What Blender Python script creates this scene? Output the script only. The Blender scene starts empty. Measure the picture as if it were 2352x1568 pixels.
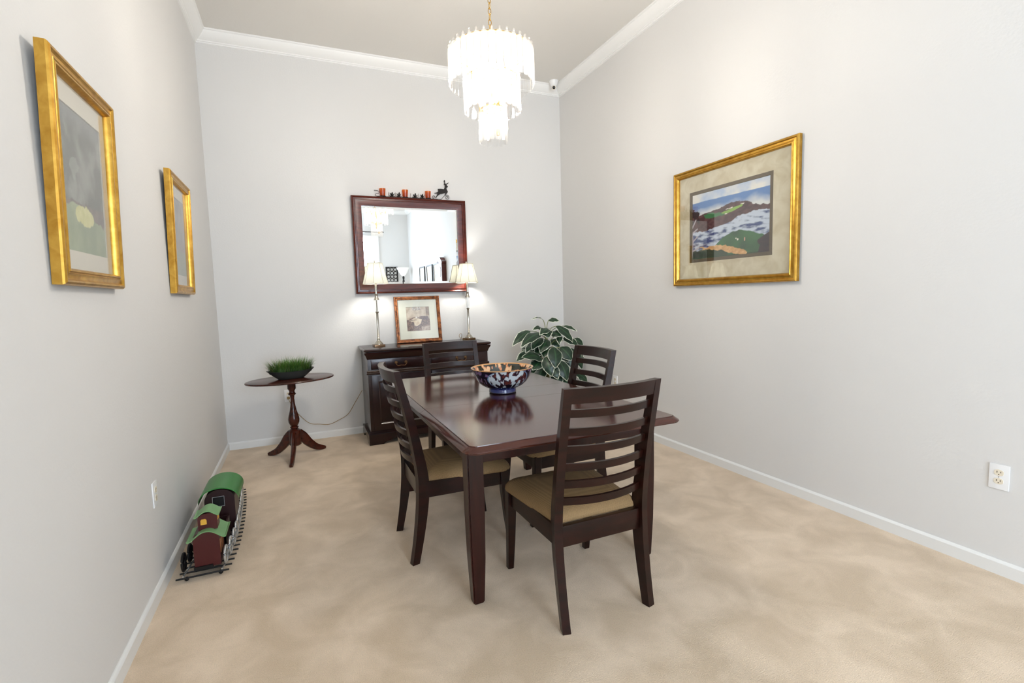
import bpy, bmesh, math, random
from mathutils import Vector, Matrix, noise
random.seed(7)
PI = math.pi
C = bpy.context.scene.collection
W, H, D = 3.537, 3.658, 8.57          # room: x 0..W, y -D..0, z 0..H
V = Vector

# ------------------------------------------------------------------ helpers
def obj(name, bm, m, parent=None, smooth=40, loc=(0, 0, 0), rot=(0, 0, 0)):
    me = bpy.data.meshes.new(name)
    bmesh.ops.recalc_face_normals(bm, faces=bm.faces[:])
    bm.to_mesh(me); bm.free()
    for x in (m if isinstance(m, (list, tuple)) else [m]):
        me.materials.append(x)
    if smooth:
        me.polygons.foreach_set('use_smooth', [True] * len(me.polygons))
        me.set_sharp_from_angle(angle=math.radians(smooth))
    o = bpy.data.objects.new(name, me); C.objects.link(o)
    o.location = loc; o.rotation_euler = rot
    if parent: o.parent = parent
    return o

def thing(name, label, cat, loc=(0, 0, 0), rotz=0.0, group=None, rot=None):
    o = bpy.data.objects.new(name, None); C.objects.link(o)
    o.empty_display_size = .05
    o.location = loc; o.rotation_euler = rot if rot else (0, 0, rotz)
    return tag(o, label, cat, group)

def tag(o, label, cat, group=None):
    o['label'] = label; o['category'] = cat
    if group: o['group'] = group
    return o

def struct(name, bm, m, smooth=30):
    o = obj(name, bm, m, None, smooth); o['kind'] = 'structure'; return o

def copy_tree(o, parent=None):
    c = o.copy(); C.objects.link(c)
    if parent: c.parent = parent
    for ch in list(o.children):
        copy_tree(ch, c)
    return c

def B(): return bmesh.new()

def box(bm, a, b, bev=0.0, seg=2):
    x0, y0, z0 = [min(p, q) for p, q in zip(a, b)]
    x1, y1, z1 = [max(p, q) for p, q in zip(a, b)]
    vs = [bm.verts.new(p) for p in ((x0, y0, z0), (x1, y0, z0), (x1, y1, z0), (x0, y1, z0),
                                    (x0, y0, z1), (x1, y0, z1), (x1, y1, z1), (x0, y1, z1))]
    fs = [bm.faces.new([vs[i] for i in f]) for f in
          ((3, 2, 1, 0), (4, 5, 6, 7), (0, 1, 5, 4), (1, 2, 6, 5), (2, 3, 7, 6), (3, 0, 4, 7))]
    if bev:
        es = {e for f in fs for e in f.edges}
        bmesh.ops.bevel(bm, geom=list(es), offset=bev, segments=seg, profile=.7, affect='EDGES')
    return vs

def loft(bm, rings, cap=True, close=True, loop=False):
    """rings: lists of points, the same count each; skins between them."""
    R_ = [[bm.verts.new(p) for p in r] for r in rings]
    n = len(R_[0])
    pairs = list(zip(R_[:-1], R_[1:])) + ([(R_[-1], R_[0])] if loop else [])
    for a, b in pairs:
        for i in range(n if close else n - 1):
            j = (i + 1) % n
            try: bm.faces.new((a[i], a[j], b[j], b[i]))
            except ValueError: pass
    if cap and not loop:
        if len(R_[0]) > 2:
            bm.faces.new(R_[0][::-1]); bm.faces.new(R_[-1])
    return R_

def lathe(bm, prof, n=32, c=(0, 0), cap=True):
    rings = [[(c[0] + r * math.cos(2 * PI * i / n), c[1] + r * math.sin(2 * PI * i / n), z) for i in range(n)]
             for r, z in prof]
    return loft(bm, rings, cap)

def frame_axes(t, up=V((0, 0, 1))):
    t = t.normalized()
    if abs(t.dot(up)) > .97: up = V((0, 1, 0))
    s = t.cross(up).normalized()
    return s, s.cross(t).normalized()

def tube(bm, pts, r, n=8, cap=True, loop=False, sx=1.0, sy=1.0):
    pts = [V(p) for p in pts]
    rings = []
    m = len(pts)
    for i, p in enumerate(pts):
        if loop: t = pts[(i + 1) % m] - pts[i - 1]
        else: t = pts[min(i + 1, m - 1)] - pts[max(i - 1, 0)]
        s, u = frame_axes(t)
        rr = r[i] if isinstance(r, (list, tuple)) else r
        rings.append([p + s * (rr * sx * math.cos(2 * PI * k / n)) + u * (rr * sy * math.sin(2 * PI * k / n)) for k in range(n)])
    return loft(bm, rings, cap, True, loop)

def spline(pts, n=8):
    pts = [V(p) for p in pts]; out = []
    for i in range(len(pts) - 1):
        p0, p1, p2, p3 = pts[max(i - 1, 0)], pts[i], pts[i + 1], pts[min(i + 2, len(pts) - 1)]
        for k in range(n):
            t = k / n
            out.append(.5 * ((2 * p1) + (p2 - p0) * t + (2 * p0 - 5 * p1 + 4 * p2 - p3) * t * t + (3 * p1 - p0 - 3 * p2 + p3) * t ** 3))
    out.append(pts[-1]); return out

def prism(bm, poly, axis, a, b, bev=0.0):
    """poly of 2D points extruded along axis from a to b; 2D coords are the other two axes in x,y,z order."""
    def P(u, v, w):
        return {'x': (w, u, v), 'y': (u, w, v), 'z': (u, v, w)}[axis]
    r = loft(bm, [[P(u, v, a) for u, v in poly], [P(u, v, b) for u, v in poly]])
    if bev:
        es = {e for ring in r for v in ring for e in v.link_edges}
        bmesh.ops.bevel(bm, geom=list(es), offset=bev, segments=2, profile=.7, affect='EDGES')

def rrect(x0, y0, x1, y1, r, n=6):
    out = []
    for cx, cy, a0 in ((x1 - r, y1 - r, 0), (x0 + r, y1 - r, 90), (x0 + r, y0 + r, 180), (x1 - r, y0 + r, 270)):
        for k in range(n + 1):
            a = math.radians(a0 + 90 * k / n)
            out.append((cx + r * math.cos(a), cy + r * math.sin(a)))
    return out

def frame_mesh(bm, w, h, prof):
    """mitred frame in the XZ plane, front facing -Y. prof: closed list of (inset, out)."""
    cs = [(-1, -1), (1, -1), (1, 1), (-1, 1)]
    rings = [[(sx * (w / 2 - i), -o, sz * (h / 2 - i)) for i, o in prof] for sx, sz in cs]
    loft(bm, rings, cap=False, loop=True)

def col_grid(name, w, h, nu, nv, fn, m, parent, y=0.0):
    """flat painted sheet in XZ, colour per vertex: fn(u, v) -> linear rgb."""
    vs = [(-w / 2 + w * i / nu, y, -h / 2 + h * j / nv) for j in range(nv + 1) for i in range(nu + 1)]
    fs = [(j * (nu + 1) + i, j * (nu + 1) + i + 1, (j + 1) * (nu + 1) + i + 1, (j + 1) * (nu + 1) + i) for j in range(nv) for i in range(nu)]
    me = bpy.data.meshes.new(name); me.from_pydata(vs, [], fs); me.materials.append(m)
    at = me.color_attributes.new('Col', 'FLOAT_COLOR', 'POINT')
    buf = []
    for j in range(nv + 1):
        for i in range(nu + 1):
            buf += list(fn(i / nu, j / nv)) + [1.0]
    at.data.foreach_set('color', buf)
    o = bpy.data.objects.new(name, me); C.objects.link(o); o.parent = parent
    return o

def lin(r, g, b):
    f = lambda c: (c / 255 / 12.92) if c / 255 <= .04045 else ((c / 255 + .055) / 1.055) ** 2.4
    return (f(r), f(g), f(b))

def mixc(a, b, t):
    t = max(0, min(1, t)); return tuple(x + (y - x) * t for x, y in zip(a, b))

def nz(x, y, z=0.0): return noise.noise(V((x, y, z)))
def fbm(x, y, z=0.0, o=4):
    s = 0; a = 1; f = 1
    for _ in range(o):
        s += a * nz(x * f, y * f, z + 7.3 * f); a *= .5; f *= 2
    return s

def inpoly(u, v, P):
    c = False; j = len(P) - 1
    for i in range(len(P)):
        if (P[i][1] > v) != (P[j][1] > v) and u < (P[j][0] - P[i][0]) * (v - P[i][1]) / (P[j][1] - P[i][1]) + P[i][0]: c = not c
        j = i
    return c

# tuning values for lamps, daylight and carpet
CARPET_A = (.565, .43, .288); CARPET_B = (.735, .58, .42)
BULB = 800.0; LBULB = 950.0; CRYSTAL_T = .03
BULB_C = (1, .92, .81)
SKY = 26.0; EXPOSURE = -0.55

# ------------------------------------------------------------------ materials
def mat(name, col=(.8, .8, .8), rough=.5, metal=0.0, **kw):
    m = bpy.data.materials.new(name); m.use_nodes = True
    b = m.node_tree.nodes['Principled BSDF']
    b.inputs['Base Color'].default_value = (*col, 1)
    b.inputs['Roughness'].default_value = rough
    b.inputs['Metallic'].default_value = metal
    for k, v in kw.items():
        b.inputs[k.replace('_', ' ')].default_value = v
    return m

def node(m, t, **kw):
    n = m.node_tree.nodes.new(t)
    for k, v in kw.items():
        if k in n.inputs: n.inputs[k].default_value = v
        else: setattr(n, k, v)
    return n

def link(m, a, ao, b, bi): m.node_tree.links.new(a.outputs[ao], b.inputs[bi])
def bsdf(m): return m.node_tree.nodes['Principled BSDF']

def coords(m, scale=(1, 1, 1), kind='Object', rot=(0, 0, 0)):
    tc = node(m, 'ShaderNodeTexCoord'); mp = node(m, 'ShaderNodeMapping')
    mp.inputs['Scale'].default_value = scale; mp.inputs['Rotation'].default_value = rot
    link(m, tc, kind, mp, 'Vector'); return mp

def noise_color(m, c1, c2, scale, mapping, detail=4, dist=0.0, p0=.35, p1=.65, rough=.5):
    n = node(m, 'ShaderNodeTexNoise'); n.inputs['Scale'].default_value = scale
    n.inputs['Detail'].default_value = detail; n.inputs['Distortion'].default_value = dist
    n.inputs['Roughness'].default_value = rough
    r = node(m, 'ShaderNodeValToRGB')
    r.color_ramp.elements[0].position = p0; r.color_ramp.elements[1].position = p1
    r.color_ramp.elements[0].color = (*c1, 1); r.color_ramp.elements[1].color = (*c2, 1)
    link(m, mapping, 'Vector', n, 'Vector'); link(m, n, 'Fac', r, 'Fac')
    return n, r

def bump(m, tex, out, strength, dist=.01):
    b = node(m, 'ShaderNodeBump'); b.inputs['Strength'].default_value = strength; b.inputs['Distance'].default_value = dist
    link(m, tex, out, b, 'Height'); link(m, b, 'Normal', bsdf(m), 'Normal'); return b

def wood(name, c1, c2, rough=.3, coat=.3, scale=(1.5, 22, 22), bumpy=.02):
    m = mat(name, c1, rough, Coat_Weight=coat, Coat_Roughness=.12, Specular_IOR_Level=.28)
    mp = coords(m, scale)
    n, r = noise_color(m, c1, c2, 2.2, mp, 6, .6, .3, .75)
    link(m, r, 'Color', bsdf(m), 'Base Color')
    if bumpy: bump(m, n, 'Fac', bumpy, .004)
    return m

def glassy(name, tint=(1, 1, 1), ior=1.5, rough=0.0, translucent=0.0, tcol=(1, 1, 1), gloss_min=0.0):
    """thin pane: what lies behind shows through, the Fresnel share is mirrored."""
    m = bpy.data.materials.new(name); m.use_nodes = True
    t = m.node_tree; t.nodes.remove(t.nodes['Principled BSDF'])
    out = t.nodes['Material Output']
    tr = node(m, 'ShaderNodeBsdfTransparent'); tr.inputs['Color'].default_value = (*tint, 1)
    gl = node(m, 'ShaderNodeBsdfGlossy'); gl.inputs['Roughness'].default_value = rough
    # Schlick's Fresnel share, the same for both faces of a thin pane
    f0 = max(((ior - 1) / (ior + 1)) ** 2, gloss_min)
    lw = node(m, 'ShaderNodeLayerWeight'); lw.inputs['Blend'].default_value = .5
    pw = node(m, 'ShaderNodeMath'); pw.operation = 'POWER'; pw.inputs[1].default_value = 5
    ma = node(m, 'ShaderNodeMath'); ma.operation = 'MULTIPLY_ADD'; ma.inputs[1].default_value = 1 - f0; ma.inputs[2].default_value = f0
    mx = node(m, 'ShaderNodeMixShader')
    link(m, lw, 'Facing', pw, 0); link(m, pw, 'Value', ma, 0); link(m, ma, 'Value', mx, 'Fac')
    base = tr
    if translucent:
        tl = node(m, 'ShaderNodeBsdfTranslucent'); tl.inputs['Color'].default_value = (*tcol, 1)
        m2 = node(m, 'ShaderNodeMixShader'); m2.inputs['Fac'].default_value = translucent
        link(m, tr, 'BSDF', m2, 1); link(m, tl, 'BSDF', m2, 2); base = m2
        link(m, m2, 'Shader', mx, 1)
    else: link(m, tr, 'BSDF', mx, 1)
    link(m, gl, 'BSDF', mx, 2); link(m, mx, 'Shader', out, 'Surface')
    return m

def emit(name, col, s):
    m = bpy.data.materials.new(name); m.use_nodes = True
    b = bsdf(m); b.inputs['Base Color'].default_value = (.9, .9, .9, 1)
    b.inputs['Emission Color'].default_value = (*col, 1); b.inputs['Emission Strength'].default_value = s
    return m

def painted(name, rough=.7, **kw):
    m = mat(name, (1, 1, 1), rough, **kw)
    a = node(m, 'ShaderNodeVertexColor'); a.layer_name = 'Col'
    link(m, a, 'Color', bsdf(m), 'Base Color'); return m

WALL_C = (.66, .65, .635)
M_wall = mat('wall_paint', WALL_C, .75)
_mp = coords(M_wall, (1, 1, 1))
_n = node(M_wall, 'ShaderNodeTexNoise'); _n.inputs['Scale'].default_value = 75; _n.inputs['Detail'].default_value = 3
link(M_wall, _mp, 'Vector', _n, 'Vector'); bump(M_wall, _n, 'Fac', .25, .003)
M_ceil = mat('ceiling_paint', (.70, .68, .645), .85)
_mp = coords(M_ceil); _n = node(M_ceil, 'ShaderNodeTexNoise'); _n.inputs['Scale'].default_value = 60
link(M_ceil, _mp, 'Vector', _n, 'Vector'); bump(M_ceil, _n, 'Fac', .2, .003)
M_trim = mat('trim_paint', (.82, .815, .80), .4)
M_base = mat('baseboard_paint', (.74, .74, .725), .4)

# carpet: beige pile with brushed lighter and darker patches
M_carpet = mat('carpet_pile', (.55, .42, .29), .95, Sheen_Weight=.25, Sheen_Roughness=.6)
_mp = coords(M_carpet, (1, 1, 1), rot=(0, 0, .5))
_n1, _r1 = noise_color(M_carpet, CARPET_A, CARPET_B, 4.3, _mp, 6, .45, .37, .66, .55)
_mp2 = coords(M_carpet, (1, 1, 1))
_n2, _r2 = noise_color(M_carpet, (.84, .84, .84), (1.1, 1.1, 1.1), 260, _mp2, 3, 0, .3, .7)
_mx = node(M_carpet, 'ShaderNodeMix'); _mx.data_type = 'RGBA'; _mx.blend_type = 'MULTIPLY'
_mx.inputs[0].default_value = .8
M_carpet.node_tree.links.new(_r1.outputs['Color'], _mx.inputs[6]); M_carpet.node_tree.links.new(_r2.outputs['Color'], _mx.inputs[7])
M_carpet.node_tree.links.new(_mx.outputs[2], bsdf(M_carpet).inputs['Base Color'])
bump(M_carpet, _n2, 'Fac', .6, .006)

M_chair = wood('espresso_wood', lin(21, 6, 3), lin(39, 13, 7), .30, .06, (3, 3, 14))
M_table = wood('table_wood', lin(56, 23, 14), lin(80, 36, 24), .15, .5, (1.2, 16, 16), .012)
M_tleg = wood('table_leg_wood', lin(30, 10, 7), lin(48, 18, 13), .28, .10, (14, 14, 1.5), .012)
M_side = wood('mahogany_dark', lin(24, 7, 6), lin(42, 13, 10), .24, .3, (2, 14, 14), .012)
M_mirwood = wood('mahogany_red', lin(60, 18, 11), lin(92, 34, 21), .26, .35, (2, 18, 18), .012)
M_ped = wood('pedestal_wood', lin(40, 13, 8), lin(78, 32, 18), .26, .25, (3, 14, 14), .012)
M_gold = mat('gilt_frame', lin(196, 146, 52), .32, .85)
_mp = coords(M_gold, (8, 8, 8)); _n, _r = noise_color(M_gold, lin(170, 124, 44), lin(204, 160, 72), 3, _mp, 6, .5, .3, .7)
link(M_gold, _r, 'Color', bsdf(M_gold), 'Base Color'); bump(M_gold, _n, 'Fac', .12, .002)
M_bronze = mat('bronze_frame', lin(120, 66, 34), .35, .5)
_mp = coords(M_bronze, (10, 10, 10)); _n, _r = noise_color(M_bronze, lin(70, 32, 16), lin(168, 104, 58), 3, _mp, 6, .5, .3, .7)
link(M_bronze, _r, 'Color', bsdf(M_bronze), 'Base Color')
M_matcream = mat('cream_mat', lin(226, 219, 201), .9)
M_mattan = mat('parchment_mat', lin(206, 196, 166), .9)
_mp = coords(M_mattan, (1, 1, 1)); _n, _r = noise_color(M_mattan, lin(196, 184, 152), lin(216, 208, 182), 9, _mp, 5, 1)
link(M_mattan, _r, 'Color', bsdf(M_mattan), 'Base Color')
M_matlight = mat('pale_green_mat', lin(232, 232, 214), .9)
M_matdark = mat('umber_mat', lin(88, 74, 50), .7)
M_glass = glassy('picture_glass', gloss_min=.09)
M_pane = glassy('window_glass', (.96, .98, 1))
M_paint = painted('printed_art', .6)
M_mirror = mat('silvered_glass', (.93, .95, .95), .01, 1.0)
M_backing = mat('dark_backing', (.02, .018, .016), .8)
M_brass = mat('brass', lin(212, 172, 96), .22, 1.0)
M_nickel = mat('brushed_nickel', lin(190, 184, 172), .22, 1.0)
M_antique = mat('antique_brass', lin(92, 66, 40), .45, .7)
M_black = mat('black_iron', lin(30, 26, 24), .5, .6)
M_white = mat('white_plastic', (.8, .8, .8), .35)
M_ivory = mat('ivory_plastic', lin(226, 216, 196), .4)
M_slot = mat('slot_dark', lin(50, 34, 22), .6)
M_cord = mat('gold_cord', lin(140, 112, 62), .5)
M_crystal = glassy('chandelier_crystal', (.99, .99, .99), 1.5, .04, CRYSTAL_T, (1, .98, .95), .08)
M_urn = glassy('cut_crystal', (.95, .96, .97), 1.6, .02, 0, (1, 1, 1), .12)
M_bulb = emit('warm_bulb', BULB_C, BULB)
M_lbulb = emit('lamp_bulb', (1, .97, .90), LBULB)
M_navy = painted('imari_glaze', .12, Coat_Weight=.6)

# seat cloth: tan weave with small brown dots
M_seat = mat('seat_cloth', lin(138, 112, 74), .85)
_mp = coords(M_seat, (1, 1, 1), rot=(0, 0, .78))
_v = node(M_seat, 'ShaderNodeTexVoronoi'); _v.inputs['Scale'].default_value = 270; _v.inputs['Randomness'].default_value = .15
_r = node(M_seat, 'ShaderNodeValToRGB')
_r.color_ramp.elements[0].color = (*lin(92, 68, 41), 1); _r.color_ramp.elements[1].color = (*lin(148, 119, 80), 1)
_r.color_ramp.elements[0].position = .1; _r.color_ramp.elements[1].position = .55
link(M_seat, _mp, 'Vector', _v, 'Vector'); link(M_seat, _v, 'Distance', _r, 'Fac'); link(M_seat, _r, 'Color', bsdf(M_seat), 'Base Color')
bump(M_seat, _v, 'Distance', .35, .003)

# lamp shade: pale cloth that lets the bulb glow through
M_shade = bpy.data.materials.new('shade_cloth'); M_shade.use_nodes = True
_t = M_shade.node_tree; _t.nodes.remove(_t.nodes['Principled BSDF'])
_a = node(M_shade, 'ShaderNodeBsdfDiffuse'); _a.inputs['Color'].default_value = (.92, .91, .88, 1)
_b = node(M_shade, 'ShaderNodeBsdfTranslucent'); _b.inputs['Color'].default_value = (.92, .91, .84, 1)
_m = node(M_shade, 'ShaderNodeMixShader'); _m.inputs['Fac'].default_value = .76
link(M_shade, _a, 'BSDF', _m, 1); link(M_shade, _b, 'BSDF', _m, 2); link(M_shade, _m, 'Shader', _t.nodes['Material Output'], 'Surface')
M_shrib = mat('shade_piping', lin(196, 188, 168), .8)
# ------------------------------------------------------------------ the room
T = .14
def floor_():
    bm = B(); box(bm, (-T, -D - T, -.1), (W + T, T, 0)); struct('floor', bm, M_carpet, 0)
    bm = B(); box(bm, (-T, -D - T, H), (W + T, T, H + .1)); struct('ceiling', bm, M_ceil, 0)
floor_()
bm = B(); box(bm, (-T, 0, 0), (W + T, T, H)); struct('wall_back', bm, M_wall, 0)
bm = B(); box(bm, (W, -D, 0), (W + T, 0, H)); struct('wall_right', bm, M_wall, 0)

# windows: (axis wall, a0, a1, z0, z1)
WB = (.95, 2.74, .22, 2.98)       # in the wall behind the camera, along x
WL = (-8.15, -6.85, .8, 2.75)     # in the left wall behind the camera, along y
def holed(name, a0, a1, win, place):
    b0, b1, z0, z1 = win
    bm = B()
    for p, q in (((a0, 0), (b0, H)), ((b1, 0), (a1, H)), ((b0, 0), (b1, z0)), ((b0, z1), (b1, H))):
        place(bm, p, q)
    struct(name, bm, M_wall, 0)
holed('wall_front', -T, W + T, WB, lambda bm, p, q: box(bm, (p[0], -D - T, p[1]), (q[0], -D, q[1])))
holed('wall_left', -D, 0, WL, lambda bm, p, q: box(bm, (-T, p[0], p[1]), (0, q[0], q[1])))

def window(name, L, h, bars, at, rotz):
    """frame, mid rails and pane, built in XZ around the centre, facing -Y into the room."""
    bm = B(); fw = .055
    frame_mesh(bm, L, h, [(0, -.10), (0, .03), (fw, .03), (fw, -.10)])
    f = obj(name, bm, M_trim, None, 30, at, (0, 0, rotz)); f['kind'] = 'structure'
    bm = B()
    for u in bars[0]: box(bm, (u - .018, .01, -h / 2 + fw), (u + .018, .04, h / 2 - fw))
    for v in bars[1]: box(bm, (-L / 2 + fw, .01, v - .022), (L / 2 - fw, .04, v + .022))
    obj('window_mullions', bm, M_trim, f)
    bm = B(); box(bm, (-L / 2 + fw, .05, -h / 2 + fw), (L / 2 - fw, .056, h / 2 - fw)); obj('window_pane', bm, M_pane, f)
    bm = B(); box(bm, (-L / 2 - .05, -.05, -h / 2 - .03), (L / 2 + .05, .06, -h / 2), .006); obj('window_sill', bm, M_trim, f)
    return f
window('window_1', WB[1] - WB[0], WB[3] - WB[2], ((0,), (1.2,)), ((WB[0] + WB[1]) / 2, -D, (WB[2] + WB[3]) / 2), PI)
window('window_2', WL[1] - WL[0], WL[3] - WL[2], ((0,), (.45,)), (0, (WL[0] + WL[1]) / 2, (WL[2] + WL[3]) / 2), PI / 2)

# crown moulding: profile (distance from wall, drop from ceiling)
CR = [(0, 0), (.092, 0), (.092, .012), (.082, .016), (.078, .026), (.060, .050), (.040, .070), (.024, .078), (.024, .086), (.014, .090), (.014, .098), (0, .101)]
BS = [(0, .068), (0, 0), (.013, 0), (.013, .056), (.009, .064), (.004, .068)]
def run(name, a, b, n, prof, m, zsign, z0):
    """a, b wall corner points (2D), n inward normal; ends mitred at 45 degrees."""
    a, b, n = V(a), V(b), V(n); t = (b - a).normalized()
    rings = [[(*(p + n * d + t * d * s), z0 + zsign * z) for d, z in prof] for p, s in ((a, 1), (b, -1))]
    bm = B(); loft(bm, rings); struct(name, bm, m, 25)
cs = [((0, 0), (W, 0), (0, -1), 'back'), ((W, 0), (W, -D), (-1, 0), 'right'), ((W, -D), (0, -D), (0, 1), 'front'), ((0, -D), (0, 0), (1, 0), 'left')]
for i, (a, b, n, s) in enumerate(cs):
    run('trim_%d' % (i + 1), a, b, n, CR, M_trim, -1, H)
    run('baseboard_' + s, a, b, n, BS, M_base, 1, 0)

# ------------------------------------------------------------------ daylight, camera, view
sc = bpy.context.scene
w = bpy.data.worlds.new('sky'); sc.world = w; w.use_nodes = True
bg = w.node_tree.nodes['Background']; bg.inputs['Color'].default_value = (.79, .89, 1.0, 1); bg.inputs['Strength'].default_value = SKY
def portal(name, loc, rot, sx, sy):
    l = bpy.data.lights.new(name, 'AREA'); l.shape = 'RECTANGLE'; l.size = sx; l.size_y = sy
    l.cycles.is_portal = True
    o = bpy.data.objects.new(name, l); C.objects.link(o); o.location = loc; o.rotation_euler = rot
portal('window_daylight', ((WB[0] + WB[1]) / 2, -D - T + .01, (WB[2] + WB[3]) / 2), (PI / 2, 0, 0), WB[1] - WB[0], WB[3] - WB[2])
portal('window_daylight', (-T + .01, (WL[0] + WL[1]) / 2, (WL[2] + WL[3]) / 2), (PI / 2, 0, -PI / 2), WL[1] - WL[0], WL[3] - WL[2])

yaw, pitch, roll = .4072726692569001, -.0912434244193571, -.02916464448209633
fwd = V((math.sin(yaw) * math.cos(pitch), math.cos(yaw) * math.cos(pitch), math.sin(pitch)))
rt = V((math.cos(yaw), -math.sin(yaw), 0)); up = rt.cross(fwd)
r2 = rt * math.cos(roll) + up * math.sin(roll); u2 = up * math.cos(roll) - rt * math.sin(roll)
cd = bpy.data.cameras.new('camera'); cd.sensor_width = 36; cd.lens = 1128.6887 / 2352 * 36; cd.clip_start = .02
co = bpy.data.objects.new('camera', cd); C.objects.link(co)
co.matrix_world = Matrix(((r2.x, u2.x, -fwd.x, .670013), (r2.y, u2.y, -fwd.y, -5.087696), (r2.z, u2.z, -fwd.z, 1.329), (0, 0, 0, 1)))
sc.camera = co
vs = sc.view_settings; vs.view_transform = 'Standard'; vs.look = 'None'; vs.gamma = 1; vs.use_curve_mapping = False; vs.exposure = EXPOSURE
sc.cycles.use_denoising = True
sc.cycles.max_bounces = 12; sc.cycles.diffuse_bounces = 6; sc.cycles.transparent_max_bounces = 24; sc.cycles.glossy_bounces = 5
sc.cycles.sample_clamp_indirect = 8
sc.cycles.caustics_reflective = False; sc.cycles.caustics_refractive = False

# ------------------------------------------------------------------ dining chairs (front faces +Y in local space)
GC = 'ladder-back chairs around the dining table'
def make_chair(label):
    t = thing('dining_chair', label, 'chair', group=GC)
    side = [(-.262, 0, .042), (-.238, .12, .050), (-.216, .26, .060), (-.206, .37, .066), (-.208, .46, .063), (-.226, .58, .055), (-.252, .72, .048), (-.286, .87, .041), (-.312, .985, .036)]
    sp = spline([(y, z, d) for y, z, d in side], 4)
    for s in (-1, 1):
        bm = B()
        th = math.radians(13) * s; ct, st = math.cos(th), math.sin(th)      # square to the ends of the bowed rails
        rings = []
        for p in sp:
            rings.append([(s * .2025 + a * .017 * ct - b * p.z * .44 * st, p.x + a * .017 * st + b * p.z * .44 * ct, p.y) for a, b in ((-1, -1), (1, -1), (1, 1), (-1, 1))])
        loft(bm, rings)
        bmesh.ops.bevel(bm, geom=[e for e in bm.edges if e.calc_face_angle(0) > .8], offset=.0025, segments=2, affect='EDGES')
        obj('back_post', bm, M_chair, t)
    for s in (-1, 1):
        bm = B()
        rings = []
        for z, y, w_, d_ in ((0, .262, .030, .030), (.15, .244, .036, .036), (.30, .232, .041, .042), (.415, .228, .044, .046)):
            x = s * .217
            rings.append([(x - w_ / 2, y - d_ / 2, z), (x + w_ / 2, y - d_ / 2, z), (x + w_ / 2, y + d_ / 2, z), (x - w_ / 2, y + d_ / 2, z)])
        loft(bm, rings)
        bmesh.ops.bevel(bm, geom=bm.edges[:], offset=.003, segments=1, affect='EDGES')
        obj('front_leg', bm, M_chair, t)
    bm = B()
    box(bm, (-.196, .216, .335), (.196, .240, .418), .002); obj('front_rail', bm, M_chair, t)
    bm = B(); box(bm, (-.186, -.222, .325), (.186, -.196, .412), .002); obj('back_rail', bm, M_chair, t)
    for s in (-1, 1):
        bm = B()
        loft(bm, [[(s * .196, -.19, .335), (s * .216, -.19, .335), (s * .216, -.19, .416), (s * .196, -.19, .416)],
                  [(s * .203, .22, .335), (s * .225, .22, .335), (s * .225, .22, .416), (s * .203, .22, .416)]])
        obj('side_rail', bm, M_chair, t)
    # seat cushion
    bm = B()
    def outline(k, n=7):
        out = []
        yb, yf, xb, xf, r = -.192, .268, .205, .244, .045
        P = [(xb, yb), (xf, yf), (-xf, yf), (-xb, yb)]
        for i, (px, py) in enumerate(P):
            for q in range(n):
                a = math.radians({0: -90, 1: 0, 2: 90, 3: 180}[i] + 90 * q / (n - 1))
                rr = r if i in (1, 2) else .016
                cx = px - math.copysign(rr, px); cy = py - math.copysign(rr, py)
                x, y = cx + rr * math.cos(a), cy + rr * math.sin(a)
                if i in (1, 2) : y += .012 * (1 - (x / xf) ** 2)
                out.append((x * k, .04 + (y - .04) * k))
        return out
    rings = [[(x, y, z) for x, y in outline(k)] for k, z in ((.965, .406), (.99, .409), (1.0, .417), (.99, .430), (.955, .443), (.89, .455), (.79, .465), (.64, .473), (.42, .479), (.18, .481))]
    loft(bm, rings); obj('seat_cushion', bm, M_seat, t, 60)
    # top rail and slats, bowed to the rear
    def bowed(z0, z1, y0, y1, th, bow, x, nm, bev):
        bm = B(); n = 10; rings = []
        for i in range(n + 1):
            u = -1 + 2 * i / n
            off = -bow * (1 - u * u)
            rings.append([(x * u, y0 + off - th / 2, z0), (x * u, y0 + off + th / 2, z0), (x * u, y1 + off + th / 2, z1), (x * u, y1 + off - th / 2, z1)])
        loft(bm, rings)
        if bev: bmesh.ops.bevel(bm, geom=[e for e in bm.edges if len(e.link_faces) == 2 and e.calc_face_angle() > .6], offset=bev, segments=2, affect='EDGES')
        obj(nm, bm, M_chair, t)
    bowed(.925, .985, -.298, -.312, .030, .032, .2025, 'top_rail', .004)
    yat = lambda z: next(a[0] + (b[0] - a[0]) * (z - a[1]) / (b[1] - a[1]) for a, b in zip(side, side[1:]) if a[1] <= z <= b[1])
    for z in (.884, .809, .735, .661, .588, .515):
        bowed(z - .016, z + .016, yat(z - .016), yat(z + .016), .014, .042, .190, 'slat', .003)
    return t
L0 = ['dark ladder-back chair nearest the camera, its back turned to the camera, at the table end',
      'dark ladder-back chair on the left long side of the table, seen side-on',
      'dark ladder-back chair at the far table end, standing in front of the sideboard',
      'dark ladder-back chair on the right side of the table, against the leafy plant']
chair = make_chair(L0[0])
for i, (x, y, a) in enumerate([(1.764, -3.212, 0), (1.392, -2.50, -PI / 2), (1.758, -1.635, PI), (2.102, -2.392, PI / 2)]):
    o = chair if i == 0 else copy_tree(chair)
    o.location = (x, y, 0); o.rotation_euler = (0, 0, a); o['label'] = L0[i]

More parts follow.
